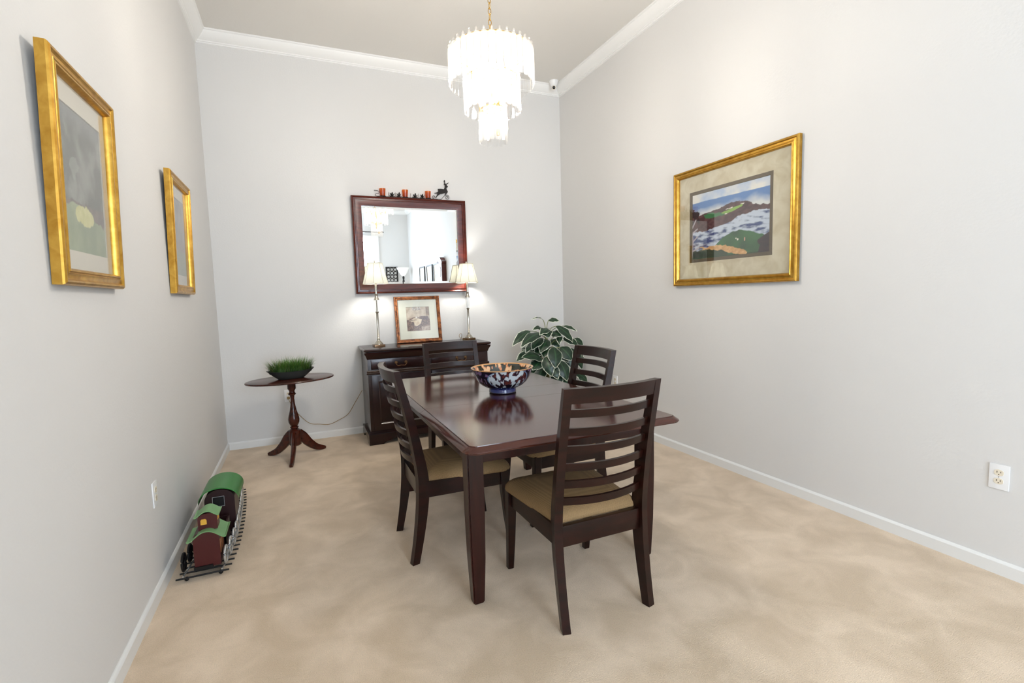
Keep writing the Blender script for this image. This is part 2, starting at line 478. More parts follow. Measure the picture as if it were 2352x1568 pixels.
# ------------------------------------------------------------------ dining table
tx0, tx1, ty0, ty1, tz = 1.226, 2.304, -3.324, -1.432, .746
tcx, tcy = (tx0 + tx1) / 2, (ty0 + ty1) / 2
t = thing('dining_table', 'large dark mahogany dining table with seamed glossy top and square tapered legs', 'table', (tcx, tcy, 0))
hx, hy = (tx1 - tx0) / 2, (ty1 - ty0) / 2
def table_top():
    bm = B(); rings = []
    for ins, z, r in ((.05, .715, .03), (.012, .7155, .05), (.004, .718, .055), (.004, .7205, .055), (0, .724, .058), (.002, .728, .056), (.025, .7435, .034), (.0265, .7415, .033), (.0285, .7415, .033), (.0295, .746, .032)):
        rings.append([(x, y, z) for x, y in rrect(-hx + ins, -hy + ins, hx - ins, hy - ins, r, 6)])
    loft(bm, rings); return bm
ya, yb = -2.54 - tcy, -2.24 - tcy
for lo, hi, nm in ((-hy - 1, ya, 'tabletop_half'), (ya, yb, 'tabletop_leaf'), (yb, hy + 1, 'tabletop_half')):
    bm = table_top()
    for y, n in ((lo + .0012, (0, -1, 0)), (hi - .0012, (0, 1, 0))):
        g = bm.verts[:] + bm.edges[:] + bm.faces[:]
        r = bmesh.ops.bisect_plane(bm, geom=g, plane_co=(0, y, 0), plane_no=n, clear_outer=True)
        e = [x for x in r['geom_cut'] if isinstance(x, bmesh.types.BMEdge)]
        if e: bmesh.ops.holes_fill(bm, edges=e)
    obj(nm, bm, M_table, t, 35)
lx, ly0, ly1 = .452, -3.135 - tcy, -1.735 - tcy
for sx in (-1, 1):
    bm = B(); box(bm, (sx * (lx + .012) - .011, ly0 + .03, .628), (sx * (lx + .012) + .011, ly1 - .03, .708), .002); obj('side_apron', bm, M_tleg, t)
for y in (ly0 - .012, ly1 + .012):
    bm = B(); box(bm, (-lx + .03, y - .011, .628), (lx - .03, y + .011, .714), .002); obj('end_apron', bm, M_tleg, t)
for sx in (-1, 1):
    for y in (ly0, ly1):
        bm = B(); rings = []
        for z, w_ in ((0, .050), (.2, .066), (.42, .073), (.714, .073)):
            rings.append([(sx * lx + a * w_ / 2, y + b * w_ / 2, z) for a, b in ((-1, -1), (1, -1), (1, 1), (-1, 1))])
        loft(bm, rings); bmesh.ops.bevel(bm, geom=bm.edges[:], offset=.006, segments=2, affect='EDGES')
        obj('table_leg', bm, M_tleg, t)

# ------------------------------------------------------------------ porcelain bowl
def bowl_color(a, z, inside):
    navy, white, rust, gold = lin(26, 26, 48), lin(206, 214, 218), lin(150, 62, 40), lin(222, 164, 104)
    if inside:
        g = lin(34, 40, 32)
        f = fbm(math.cos(a) * 5, math.sin(a) * 5, z * 28)
        if z > .151: return gold
        c = mixc(g, lin(224, 150, 104), 1 if f > .10 else 0)
        if f > .26: c = lin(238, 196, 150)
        return c
    if z < .031: return lin(46, 58, 118) if z > .010 else lin(24, 26, 50)
    if z > .150: return gold
    # three pale panels with dark leafy painting, navy ground between them
    k = ((a + 2.75) % (2 * PI / 3)) / (2 * PI / 3)
    half = .36 * math.sqrt(max(0, 1 - ((z - .098) / .062) ** 2)) + .02
    f = fbm(math.cos(a) * 7, math.sin(a) * 7, z * 38)
    if abs(k - .5) < half:
        c = white
        if f > .03: c = lin(72, 46, 58)
        if f > .17: c = lin(40, 27, 38)
        if f > .34: c = lin(104, 50, 44)
        if z < .070 and f > -.22: c = lin(30, 22, 34)
        if abs(abs(k - .5) - half) < .018: c = lin(120, 150, 184)
        return c
    return lin(122, 98, 130) if f > .20 else lin(18, 18, 38)
t = thing('porcelain_bowl', 'large footed porcelain bowl painted navy, white and rust on the table', 'bowl', (1.79, -2.325, .7465))
prof = [(.086, 0), (.090, .004), (.088, .026), (.090, .031), (.110, .037), (.136, .050), (.160, .070), (.178, .094), (.189, .118), (.196, .138), (.203, .152), (.207, .156), (.203, .157), (.191, .140), (.183, .118), (.172, .094), (.154, .071), (.130, .054), (.10, .044), (.05, .040), (.01, .040)]
def bowl_mesh():
    n = 288; pp = []
    for a, b in zip(prof, prof[1:]):
        m_ = max(1, int(math.hypot(b[0] - a[0], b[1] - a[1]) / .0022))
        pp += [(a[0] + (b[0] - a[0]) * i / m_, a[1] + (b[1] - a[1]) * i / m_, len(pp)) for i in range(m_)]
    pp.append((*prof[-1], 0))
    irim = max(range(len(pp)), key=lambda i: pp[i][1])
    vs, cols = [], []
    for i, q in enumerate(pp):
        for k in range(n):
            a = 2 * PI * k / n
            vs.append((.925 * q[0] * math.cos(a), .925 * q[0] * math.sin(a), q[1])); cols += [*bowl_color(a, q[1], i > irim), 1]
    fs = [(i * n + k, i * n + (k + 1) % n, (i + 1) * n + (k + 1) % n, (i + 1) * n + k) for i in range(len(pp) - 1) for k in range(n)]
    fs.append(list(range(n))[::-1]); fs.append([(len(pp) - 1) * n + k for k in range(n)])
    me = bpy.data.meshes.new('bowl_body'); me.from_pydata(vs, [], fs); me.materials.append(M_navy)
    at = me.color_attributes.new('Col', 'FLOAT_COLOR', 'POINT'); at.data.foreach_set('color', cols)
    me.polygons.foreach_set('use_smooth', [True] * len(me.polygons))
    o = bpy.data.objects.new('bowl_body', me); C.objects.link(o); o.parent = t
bowl_mesh()
# ------------------------------------------------------------------ sideboard
SX, SZ = 1.80, .887
t = thing('sideboard', 'dark mahogany sideboard with drawers and panelled doors against the far wall', 'sideboard', (SX, 0, 0))
hw = .585
bm = B(); box(bm, (-hw, -.485, .06), (hw, -.022, .862), .003); obj('carcass', bm, M_side, t)
bm = B(); rings = []
for ins, z in ((.016, .860), (.004, .866), (0, .874), (.002, .882), (.010, SZ)):
    rings.append([(x, y, z) for x, y in rrect(-hw - .03 + ins, -.517 + ins, hw + .03 - ins, -.014, .006, 2)])
loft(bm, rings); obj('top_board', bm, M_side, t, 30)
def fmould(name, prof):           # moulding along the front; prof (out, z)
    bm = B(); loft(bm, [[(-hw - o, -.485 - o, z) for o, z in prof], [(hw + o, -.485 - o, z) for o, z in prof]]); obj(name, bm, M_side, t, 30)
fmould('frieze_moulding', [(0, .792), (.004, .796), (.006, .806), (.014, .826), (.024, .842), (.026, .858), (0, .858)])
fmould('waist_moulding', [(0, .652), (.010, .654), (.014, .664), (.008, .672), (.012, .682), (.006, .692), (0, .692)])
# bracket base with a shaped lower edge
def bracket(L, h=.098):
    top = [(L, h), (-L, h)]
    low = [(-L, 0), (-L + .13, 0), (-L + .15, .018), (-L + .19, .030), (-L + .24, .045), (L - .24, .045), (L - .19, .030), (L - .15, .018), (L - .13, 0), (L, 0)]
    return low + top
bm = B(); prism(bm, bracket(hw + .022), 'y', -.507, -.487); obj('plinth_front', bm, M_side, t)
for s in (-1, 1):
    bm = B()
    yz = [(-.4865, 0), (-.40, 0), (-.38, .02), (-.33, .045), (-.17, .045), (-.12, .02), (-.10, 0), (-.022, 0), (-.022, .098), (-.4865, .098)]
    prism(bm, yz, 'x', s * (hw + .002), s * (hw + .022)); obj('plinth_side', bm, M_side, t)
fmould('plinth_moulding', [(0, .098), (.022, .098), (.020, .106), (.010, .112), (.006, .122), (0, .124)])
for x0, x1 in ((-.555, -.010), (.010, .555)):
    cx = (x0 + x1) / 2 - (.0 if x0 < 0 else -.02)
    bm = B(); box(bm, (x0, -.500, .698), (x1, -.486, .788), .005); d = obj('drawer', bm, M_side, t)
    bm = B()
    for s in (-1, 1):
        lathe(bm, [(.0, -.001), (.015, 0), (.013, .004), (.006, .006), (.005, .014), (.0, .015)], 12, (s * .045, 0), False)
    bmesh.ops.rotate(bm, verts=bm.verts[:], cent=(0, 0, 0), matrix=Matrix.Rotation(PI / 2, 3, 'X'))
    tube(bm, spline([(-.045, -.012, 0), (-.046, -.016, -.014), (-.030, -.020, -.028), (0, -.021, -.024), (.030, -.020, -.028), (.046, -.016, -.014), (.045, -.012, 0)], 5), .0032, 6)
    bmesh.ops.translate(bm, verts=bm.verts[:], vec=(cx, -.500, .750)); obj('bail_handle', bm, M_antique, d)
for x0, x1, kx in ((-.555, -.006, -.03), (.006, .555, .03)):
    bm = B(); box(bm, (x0, -.498, .130), (x1, -.486, .646), .004); d = obj('door', bm, M_side, t)
    bm = B(); w_, h_ = (x1 - x0) - .11, .516 - .11
    frame_mesh(bm, w_, h_, [(0, 0), (0, .006), (.006, .009), (.014, .004), (.018, 0)])
    bmesh.ops.translate(bm, verts=bm.verts[:], vec=((x0 + x1) / 2, -.498, .388)); obj('panel_moulding', bm, M_side, d)
    bm = B(); lathe(bm, [(0, 0), (.008, 0), (.005, .008), (.011, .016), (.009, .022), (0, .024)], 14, cap=False)
    bmesh.ops.rotate(bm, verts=bm.verts[:], cent=(0, 0, 0), matrix=Matrix.Rotation(PI / 2, 3, 'X'))
    bmesh.ops.translate(bm, verts=bm.verts[:], vec=(kx, -.498, .40)); obj('knob', bm, M_antique, d)

# ------------------------------------------------------------------ table lamps
def make_lamp(label, loc, rz):
    t = thing('table_lamp', label, 'lamp', loc, rz, 'candlestick lamps on the sideboard')
    bm = B(); box(bm, (-.05, -.05, 0), (.05, .05, .022), .004); obj('lamp_base', bm, mat('bronzed_base', lin(124, 96, 70), .3, .8), t)
    bm = B(); lathe(bm, [(.042, .022), (.042, .028), (.036, .034), (.030, .044), (.018, .056), (.014, .066), (.016, .072), (.011, .078), (.0105, .318), (.013, .324), (.018, .330), (.018, .335), (.011, .338)], 24); obj('column', bm, M_nickel, t)
    bm = B(); lathe(bm, [(.010, .338), (.016, .352), (.026, .420), (.030, .436), (.027, .446), (.012, .448)], 10); obj('crystal_urn', bm, M_urn, t, 5)
    bm = B(); lathe(bm, [(.005, .340), (.005, .446)], 8); obj('rod', bm, M_nickel, t)
    bm = B(); lathe(bm, [(.026, .446), (.026, .452), (.018, .466), (.014, .486), (.018, .494), (.019, .500), (.010, .503), (.0105, .645), (.007, .652)], 20); obj('neck', bm, M_nickel, t)
    # eight-sided shade, open at both ends
    n = 8; zs = [(.118, .598), (.1165, .603), (.103, .655), (.088, .715), (.0705, .790), (.069, .795)]
    bm = B(); rings = []
    for off in (0, -.002):
        R_ = []
        for r, z in zs:
            R_.append([((r + off) * math.cos(2 * PI * (k + .5) / n), (r + off) * math.sin(2 * PI * (k + .5) / n), z) for k in range(n)])
        rings.append(R_)
    loft(bm, rings[0] + rings[1][::-1], False, True, True); sh = obj('lamp_shade', bm, M_shade, t, 20)
    for k in range(n):
        a = 2 * PI * (k + .5) / n
        bm = B(); tube(bm, [((r + .001) * math.cos(a), (r + .001) * math.sin(a), z) for r, z in zs], .0016, 6); obj('piping', bm, M_shrib, sh)
    for r, z in ((.1175, .600), (.0695, .794)):
        bm = B(); tube(bm, [(r * math.cos(2 * PI * (k + .5) / n), r * math.sin(2 * PI * (k + .5) / n), z) for k in range(n)], .0028, 6, loop=True); obj('hem', bm, M_shrib, sh)
    bm = B(); tube(bm, [(-.068, 0, .785), (.068, 0, .785)], .0015, 5); obj('shade_spider', bm, M_nickel, t)
    bm = B(); lathe(bm, [(.004, .786), (.004, .796), (.009, .804), (.008, .812), (.002, .822)], 12); obj('finial', bm, M_nickel, t)
    bm = B(); lathe(bm, [(.006, .650), (.010, .660), (.018, .695), (.019, .712), (.012, .732), (.002, .740)], 12); obj('bulb', bm, M_lbulb, t)
    return t
make_lamp('nickel and crystal candlestick lamp with pale shade at the left end of the sideboard', (1.358, -.262, SZ), .1)
rl = make_lamp('nickel and crystal candlestick lamp with pale shade at the right end of the sideboard', (2.305, -.155, SZ), .25)
bm = B(); tube(bm, spline([(-.048, .0, .006), (-.085, -.01, .012), (-.118, .0, .040), (-.100, .02, .066), (-.065, .04, .064), (-.045, .075, .03), (-.03, .12, .004)], 6), .0024, 6); obj('lamp_cord', bm, M_cord, rl)

# ------------------------------------------------------------------ pictures
FR = [(0, 0), (0, .025), (.003, .031), (.009, .035), (.014, .034), (.018, .0285), (.020, .027), (.028, .0285), (.035, .031), (.037, .0285), (.039, .0285), (.043, .0325), (.047, .0325), (.050, .028), (.052, .022), (.054, .016), (.054, 0)]
def picture(name, label, w, h, prof, fm, loc, rot, mat_m, art, nu, nv, art_wh, fillet=None, group=None, slip=None, glass=True):
    t = thing(name, label, 'picture', loc, rot=rot, group=group)
    bm = B(); frame_mesh(bm, w, h, prof); obj('picture_frame', bm, fm, t, 25)
    fw = max(i for i, o in prof) - .004
    bm = B(); box(bm, (-w / 2 + fw, -.004, -h / 2 + fw), (w / 2 - fw, -.001, h / 2 - fw)); obj('backing', bm, M_backing, t)
    aw, ah = art_wh[:2]; ox, oz = (art_wh[2:] + (0, 0))[:2]
    # mat with a window cut
    bm = B(); W2, H2 = w / 2 - fw, h / 2 - fw
    o_ = [(-W2, -H2), (W2, -H2), (W2, H2), (-W2, H2)]; i_ = [(ox + sx * aw / 2, oz + sz * ah / 2) for sx, sz in ((-1, -1), (1, -1), (1, 1), (-1, 1))]
    loft(bm, [[(x, -.004, z) for x, z in o_], [(x, -.010, z) for x, z in o_], [(x, -.010, z) for x, z in i_], [(x, -.004, z) for x, z in i_]], False, True, True)
    obj('mat_board', bm, mat_m, t, 0)
    if slip:
        bm = B(); frame_mesh(bm, aw, ah, [(-.001, .004), (-.001, .0108), (slip - .002, .0102), (slip, .007), (slip, .004)])
        bmesh.ops.translate(bm, verts=bm.verts[:], vec=(ox, 0, oz)); obj('inner_mat', bm, M_matdark, t, 0)
    a = col_grid('art_print', aw - .001, ah - .001, nu, nv, art, M_paint, t, -.0055); a.location = (ox, 0, oz)
    if glass:
        bm = B(); y0 = -.013
        box(bm, (-W2, y0 - .0015, -H2), (W2, y0, H2)); obj('glass_pane', bm, M_glass, t, 0)
    return t

def soft(fn, nu, nv):       # four samples a cell, so painted edges stay smooth
    def g(u, v):
        cs_ = [fn(u + a / nu, v + b / nv) for a, b in ((-.3, -.1), (.1, -.3), (.3, .1), (-.1, .3))]
        return tuple(sum(c[i] for c in cs_) / 4 for i in range(3))
    return g
def art_coast(u, v):
    n = fbm(u * 6, v * 6, 1.0); n2 = fbm(u * 22, v * 26, 2.0)
    sky1, sky2 = lin(176, 196, 222), lin(232, 230, 222)
    uu = u + .015 * n2; vv = v + .012 * n2
    if v > .84 + .004 * n: c = mixc(sky2, sky1, .5 + n * .9 + (v - .9) * 2)
    elif v > .60: c = mixc(lin(214, 218, 216), lin(88, 130, 186), (v - .66) * 9 + n * .5)
    else:
        f = fbm(u * 9 + v * 3, v * 24, 4.0) + .10
        c = mixc(lin(52, 72, 122), lin(196, 208, 222), f * 1.8 + .42 + (u - .5) * .7 + (v - .4))
    head = [(-.1, .66), (.06, .72), (.14, .66), (.25, .675), (.375, .69), (.45, .715), (.54, .742), (.667, .73), (.75, .70), (.83, .645), (1.1, .60), (1.1, .55), (.86, .575), (.79, .575), (.70, .55), (.62, .55), (.54, .49), (.46, .475), (.36, .455), (.21, .42), (.07, .44), (-.1, .40)]
    if inpoly(uu, vv, head): c = mixc(lin(58, 28, 34), lin(92, 58, 60), .4 + n2)
    if inpoly(uu, vv, [(.19, .655), (.30, .66), (.44, .63), (.46, .60), (.30, .59), (.2, .60)]): c = lin(44, 112, 64)
    if inpoly(uu, vv, [(.42, .635), (.56, .665), (.66, .688), (.67, .665), (.58, .63), (.46, .60)]): c = lin(132, 172, 72)
    if inpoly(uu, vv, [(.47, .665), (.56, .682), (.55, .665)]) or inpoly(uu, vv, [(.64, .70), (.69, .70), (.68, .68)]) or inpoly(uu, vv, [(.45, .605), (.50, .615), (.48, .598)]): c = lin(236, 232, 214)
    if u < .13 and .60 + .1 * n2 < v < .78 - u * .7 + .05 * n2: c = lin(34, 26, 32)
    if inpoly(uu, vv, [(.30, .0), (.34, .2), (.44, .30), (.56, .355), (.667, .365), (.80, .31), (.92, .25), (1.1, .24), (1.1, -.1), (.30, -.1)]): c = mixc(lin(28, 70, 42), lin(50, 104, 58), .5 + n + (v - .2))
    if v < .17 + .03 * n and u < .5: c = mixc(lin(20, 38, 26), lin(32, 62, 34), .5 + n)
    if v < .06: c = lin(26, 62, 34)
    if inpoly(uu, vv, [(.82, -.1), (.86, .12), (.84, .20), (.92, .26), (1.1, .36), (1.1, -.1)]): c = mixc(lin(30, 22, 30), lin(56, 36, 40), .5 + n2)
    if inpoly(uu, vv, [(.13, .215), (.22, .19), (.36, .215), (.44, .20), (.60, .14), (.74, .07), (.72, .035), (.58, .06), (.42, .13), (.30, .155), (.18, .165)]): c = mixc(lin(196, 148, 92), lin(222, 178, 122), .5 + n2)
    # bleached bare tree at the left edge
    for (a, b, p, q) in ((.02, .0, .04, .3), (.04, .3, .10, .36), (.04, .3, .02, .48), (.02, .48, .08, .60), (.03, .16, .12, .20), (.03, .42, .10, .47)):
        d = V((p - a, q - b)); k = max(0, min(1, ((u - a) * d.x + (v - b) * d.y) / d.length_squared))
        if math.hypot(u - a - k * d.x, (v - b - k * d.y) * .7) < .008: c = lin(176, 166, 174)
    if math.hypot(u - .62, (v - .245) * .7) < .010 or math.hypot(u - .60, (v - .26) * .7) < .007: c = lin(236, 228, 214)
    if abs(u - .70) < .007 and abs(v - .235) < .022: c = lin(214, 160, 140)
    return c
def art_glade(u, v):
    n = fbm(u * 4, v * 4, 5.0); n2 = fbm(u * 14, v * 14, 6.0)
    vv = v + .02 * n2
    c = mixc(lin(62, 68, 58), lin(128, 132, 124), .35 + n * 1.1 + .25 * n2)
    if v > .85: c = mixc(c, lin(140, 144, 146), (v - .85) * 4)
    if vv < .36: c = mixc(lin(66, 54, 46), lin(112, 92, 80), .4 + n2)
    if vv < .29 + .05 * math.sin(u * 5): c = mixc(lin(122, 140, 100), lin(150, 164, 122), .5 + n)
    if ((u - .50) / .22) ** 2 + ((vv - .27) / .075) ** 2 < 1: c = mixc(lin(204, 204, 120), lin(224, 222, 150), .5 + n2)
    if ((u - .33) / .10) ** 2 + ((vv - .60) / .07) ** 2 < 1 + n2: c = mixc(c, lin(150, 156, 148), .5)
    return c
def art_mist(u, v):
    n = fbm(u * 4, v * 4, 15.0); n2 = fbm(u * 14, v * 14, 16.0)
    vv = v + .02 * n2
    c = mixc(lin(122, 118, 116), lin(168, 164, 158), .45 + n)
    if vv < .46: c = mixc(lin(126, 110, 104), lin(150, 138, 130), .5 + n2)
    if vv < .32: c = mixc(lin(128, 142, 112), lin(150, 160, 130), .5 + n)
    return c
def art_tea(u, v):
    n = fbm(u * 7, v * 7, 25.0); n2 = fbm(u * 22, v * 22, 26.0)
    c = mixc(lin(188, 170, 148), lin(214, 200, 180), .5 + n)
    if .28 < u < .62 and v > .84 + .05 * n2 and n2 > -.12: c = lin(70, 58, 58) if n2 < .12 else lin(214, 206, 200)
    if u > .86 and v > .62: c = mixc(lin(120, 98, 84), lin(160, 136, 116), .5 + n)
    if v < .46 + .12 * math.sin(u * 3) + .05 * n2: c = mixc(lin(76, 50, 42), lin(134, 104, 90), .45 + n2 * 1.3)
    if inpoly(u, v, [(.58, .46), (.60, .62), (.95, .60), (.98, .44)]): c = mixc(lin(66, 44, 48), lin(104, 74, 72), .5 + n2)
    if inpoly(u + .02 * n2, v + .02 * n2, [(.12, .42), (.30, .52), (.52, .52), (.66, .46), (.60, .30), (.46, .20), (.34, .22), (.30, .38)]): c = mixc(lin(206, 184, 150), lin(232, 218, 192), .5 + n)
    if inpoly(u, v, [(.38, .52), (.41, .60), (.46, .60), (.48, .52)]): c = lin(226, 220, 208)
    if inpoly(u, v, [(.16, .46), (.44, .47), (.44, .445), (.16, .43)]): c = lin(92, 68, 54)
    if u > .62 and v < .16 + .1 * (u - .6): c = mixc(lin(150, 128, 112), lin(190, 172, 154), .5 + n2)
    return c
tilt = math.radians(1.6)
picture('framed_picture', 'gilt framed print of a dark glade with a yellow glow, on the left wall', .555, .705, FR, M_gold, (.012, -2.915, 1.757), (tilt, 0, PI / 2), M_matcream, soft(art_glade, 110, 140), 110, 140, (.365, .465, 0, -.005), group='gilt framed prints on the left wall')
picture('framed_picture', 'gilt framed print in misty grey and green, nearer the room corner on the left wall', .555, .705, FR, M_gold, (.012, -1.425, 1.757), (tilt, 0, PI / 2), M_matcream, art_mist, 70, 90, (.365, .465, 0, -.005), group='gilt framed prints on the left wall')
picture('framed_picture', 'wide gilt framed seaside golf course print on the right wall', 1.085, .888, FR, M_gold, (W - .004, -2.437, 1.817), (0, 0, -PI / 2), M_mattan, soft(art_coast, 240, 176), 240, 176, (.735, .535, -.012, .002), slip=.024)
PF = [(0, 0), (0, .018), (.004, .024), (.012, .026), (.022, .022), (.030, .024), (.034, .018), (.036, .012), (.036, 0)]
picture('framed_picture', 'small bronze framed print of a set table, leaning on the wall above the sideboard', .47, .475, PF, M_bronze, (1.797, -.044, SZ + .2352), (-math.radians(9), 0, 0), M_matlight, art_tea, 110, 110, (.240, .248, .0, .005))

# ------------------------------------------------------------------ wall mirror
t = thing('wall_mirror', 'reddish mahogany mirror on the far wall above the sideboard', 'mirror', (1.778, -.004, 1.872), rot=(math.radians(.2), 0, 0))
bm = B(); frame_mesh(bm, 1.155, .950, [(0, 0), (0, .036), (.003, .044), (.010, .047), (.016, .044), (.020, .037), (.026, .037), (.030, .042), (.037, .042), (.041, .034), (.090, .026), (.094, .024), (.094, 0)])
obj('mirror_frame', bm, M_mirwood, t, 25)
bm = B(); gw, gh, bv = 1.155 / 2 - .092, .95 / 2 - .092, .022
o_ = [(-gw, -gh), (gw, -gh), (gw, gh), (-gw, gh)]; i_ = [(x - math.copysign(bv, x), z - math.copysign(bv, z)) for x, z in o_]
loft(bm, [[(x, -.012, z) for x, z in o_], [(x, -.0165, z) for x, z in o_], [(x, -.0182, z) for x, z in i_]]); obj('mirror_glass', bm, M_mirror, t, 0)

# ------------------------------------------------------------------ reindeer candle holder on the mirror frame
MZ = 2.3475; MY = -.026
t = thing('candle_holder', 'black iron reindeer and leaf candle holder standing on the mirror frame', 'candle holder', (0, MY, MZ))
bm = B(); box(bm, (1.452, -.018, 0), (2.06, .018, .004), .0015); obj('base_bar', bm, M_black, t)
k = .000433
P = [(1910, 335), (1990, 328), (2060, 332), (2085, 300), (2090, 240), (2062, 218), (2078, 205), (2080, 168), (2065, 150), (2080, 118), (2096, 125), (2100, 196), (2115, 205), (2148, 190), (2190, 165), (2172, 200), (2132, 217), (2142, 250), (2168, 265), (2160, 280), (2135, 287), (2126, 322), (2150, 368), (2160, 395), (2122, 440), (2097, 466), (2078, 455), (2105, 410), (2060, 432), (2010, 446), (1970, 452), (1930, 478), (1892, 512), (1862, 556), (1846, 548), (1880, 490), (1900, 442), (1832, 448), (1818, 440), (1905, 412), (1925, 388)]
DP = [(2.126 + (x - 2045) * k, 2.439 - (y - 378) * k - MZ) for x, y in P]
bm = B(); prism(bm, DP, 'y', -.002, .002); obj('reindeer', bm, M_black, t, 0)
def spiral(cx, cz, r0, turns, a0, n=28, rev=1):
    return [(cx + r0 * (1 - .8 * i / n) * math.cos(a0 + rev * turns * 2 * PI * i / n), 0, cz + r0 * (1 - .8 * i / n) * math.sin(a0 + rev * turns * 2 * PI * i / n)) for i in range(n + 1)]
bm = B(); tube(bm, [(2.05, 0, .006), (2.10, 0, .006), (2.135, 0, .042)] + spiral(2.165, .029, .026, 1.6, PI * .75, rev=-1), .0025, 6); obj('front_scroll', bm, M_black, t)
bm = B(); tube(bm, spline([(1.46, 0, .004), (1.435, 0, .010), (1.44, 0, .026), (1.468, 0, .034), (1.474, 0, .05), (1.455, 0, .058), (1.425, 0, .060)], 5), .0025, 6); obj('rear_scroll', bm, M_black, t)
bm = B(); tube(bm, spiral(2.02, .022, .018, 1.4, 0), .0025, 6); obj('side_scroll', bm, M_black, t)
for x in (1.598, 1.665, 1.828, 1.903):
    bm = B()
    for a, l in ((20, .032), (55, .044), (85, .050), (118, .044), (158, .032), (70, .03)):
        a = math.radians(a); d = V((math.cos(a), random.uniform(-.25, .25), math.sin(a)))
        tube(bm, [V((x, 0, .004)), V((x, 0, .004)) + d * l * .5, V((x, 0, .004)) + d * l * .8, V((x, 0, .004)) + d * l], [.004, .0085, .007, .001], 6, sy=.4)
    lathe(bm, [(.020, .004), (.018, .010), (.006, .014)], 10, (x, 0)); obj('leaf_cluster', bm, M_black, t)
for x in (1.568, 1.632, 1.785, 1.862, 1.925):
    bm = B(); lathe(bm, [(.0022, .003), (.0022, .044), (.0004, .052)], 6, (x, 0)); obj('spike', bm, mat('grey_iron', lin(120, 112, 104), .4, .7) if x == 1.568 else bpy.data.materials['grey_iron'], t)
for x in (1.507, 1.729, 1.963):
    bm = B(); lathe(bm, [(.029, .003), (.030, .008), (.026, .008), (.026, .0045)], 20, (x, 0)); obj('cup_ring', bm, M_black, t)
M_amber = glassy('amber_glass', (1, .56, .16), 1.5, .03, .45, (.9, .40, .05), .06)
for i, (x, lb) in enumerate(((1.507, 'orange votive glass at the scroll end of the reindeer candle holder'), (1.729, 'orange votive glass in the middle of the reindeer candle holder'), (1.963, 'orange votive glass closest to the reindeer figure'))):
    bm = B(); lathe(bm, [(.001, .0), (.022, .0), (.0245, .006), (.0265, .03), (.0295, .066), (.031, .074), (.0295, .074), (.0275, .066), (.0245, .03), (.022, .009), (.001, .008)], 22, cap=False)
    tag(obj('votive_glass', bm, M_amber, None, 40, (x, MY, MZ + .005)), lb, 'votive', 'orange votive glasses above the mirror')

# ------------------------------------------------------------------ chandelier
CX, CY = 1.778, -2.335
t = thing('chandelier', 'lit three-tier chandelier of clear crystal prisms on a brass chain', 'chandelier', (CX, CY, 0))
bm = B(); lathe(bm, [(.002, 3.60), (.02, 3.605), (.055, 3.635), (.062, 3.657), (.002, 3.658)], 24); obj('ceiling_canopy', bm, M_brass, t)
bm = B(); z = 2.80; i = 0
while z < 3.60:
    pts = []
    for q in range(14):
        a = 2 * PI * q / 14; lx_, lz_ = .0085 * math.cos(a), .019 * math.sin(a)
        pts.append((lx_, 0, z + lz_) if i % 2 else (0, lx_, z + lz_))
    tube(bm, pts, .0024, 6, loop=True); z += .0305; i += 1
obj('chain', bm, M_brass, t)
bm = B(); lathe(bm, [(.004, 2.79), (.012, 2.785), (.014, 2.76), (.008, 2.75), (.008, 2.36), (.012, 2.35), (.004, 2.34)], 14); obj('centre_stem', bm, M_brass, t)
tiers = [(.240, 2.745, .205, 36), (.158, 2.600, .205, 24), (.076, 2.430, .207, 12)]
for r, zt, L, n in tiers:
    bm = B()
    loft(bm, [[(rr * math.cos(2 * PI * q / 48), rr * math.sin(2 * PI * q / 48), z) for q in range(48)] for rr, z in ((r - .016, zt - .016), (r - .006, zt - .016), (r - .006, zt - .010), (r - .016, zt - .010))], False, True, True)
    obj('tier_ring', bm, M_brass, t)
    for q in range(3):
        a = q * 2 * PI / 3 + .3
        bm = B(); tube(bm, [(0.006 * math.cos(a), .006 * math.sin(a), zt - .008), ((r - .008) * math.cos(a), (r - .008) * math.sin(a), zt - .008)], .0035, 6); obj('spoke', bm, M_brass, t)
    hw_ = PI * r / n * .93
    bm = B()
    for z_, s in ((zt - L, .55), (zt - L + .012, .98), (zt - .022, 1.0), (zt - .012, .5)): pass
    tri = [(-hw_, -.003), (hw_, -.003), (hw_ * .25, .009), (-hw_ * .25, .009)]
    loft(bm, [[(x * s, y * s, z_) for x, y in tri] for z_, s in ((-L, .60), (-L + .010, .98), (-.020, 1.0), (-.010, .55))])
    lathe(bm, [(.003, -.011), (.0075, -.004), (.008, .001), (.005, .007), (.001, .010)], 8)
    proto = obj('crystal_prism', bm, M_crystal, t, 30)
    for q in range(n):
        o = proto if q == 0 else proto.copy()
        if q: C.objects.link(o)
        a = 2 * PI * q / n
        o.location = (r * math.cos(a), r * math.sin(a), zt); o.rotation_euler = (0, 0, a - PI / 2)
def bulb(x, y, z):
    bm = B(); lathe(bm, [(.006, -.036), (.012, -.024), (.016, -.006), (.014, .012), (.006, .030), (.001, .038)], 10)
    bmesh.ops.translate(bm, verts=bm.verts[:], vec=(x, y, z)); b = obj('candle_bulb', bm, M_bulb, t)
    bm = B(); lathe(bm, [(.009, z - .075), (.011, z - .07), (.011, z - .045), (.007, z - .037)], 10, (x, y)); obj('bulb_socket', bm, M_brass, t)
for q in range(6): bulb(.13 * math.cos(q * PI / 3 + .2), .13 * math.sin(q * PI / 3 + .2), 2.63)
for q in range(3): bulb(.07 * math.cos(q * 2.094 + .6), .07 * math.sin(q * 2.094 + .6), 2.48)
bulb(.03, 0, 2.345)
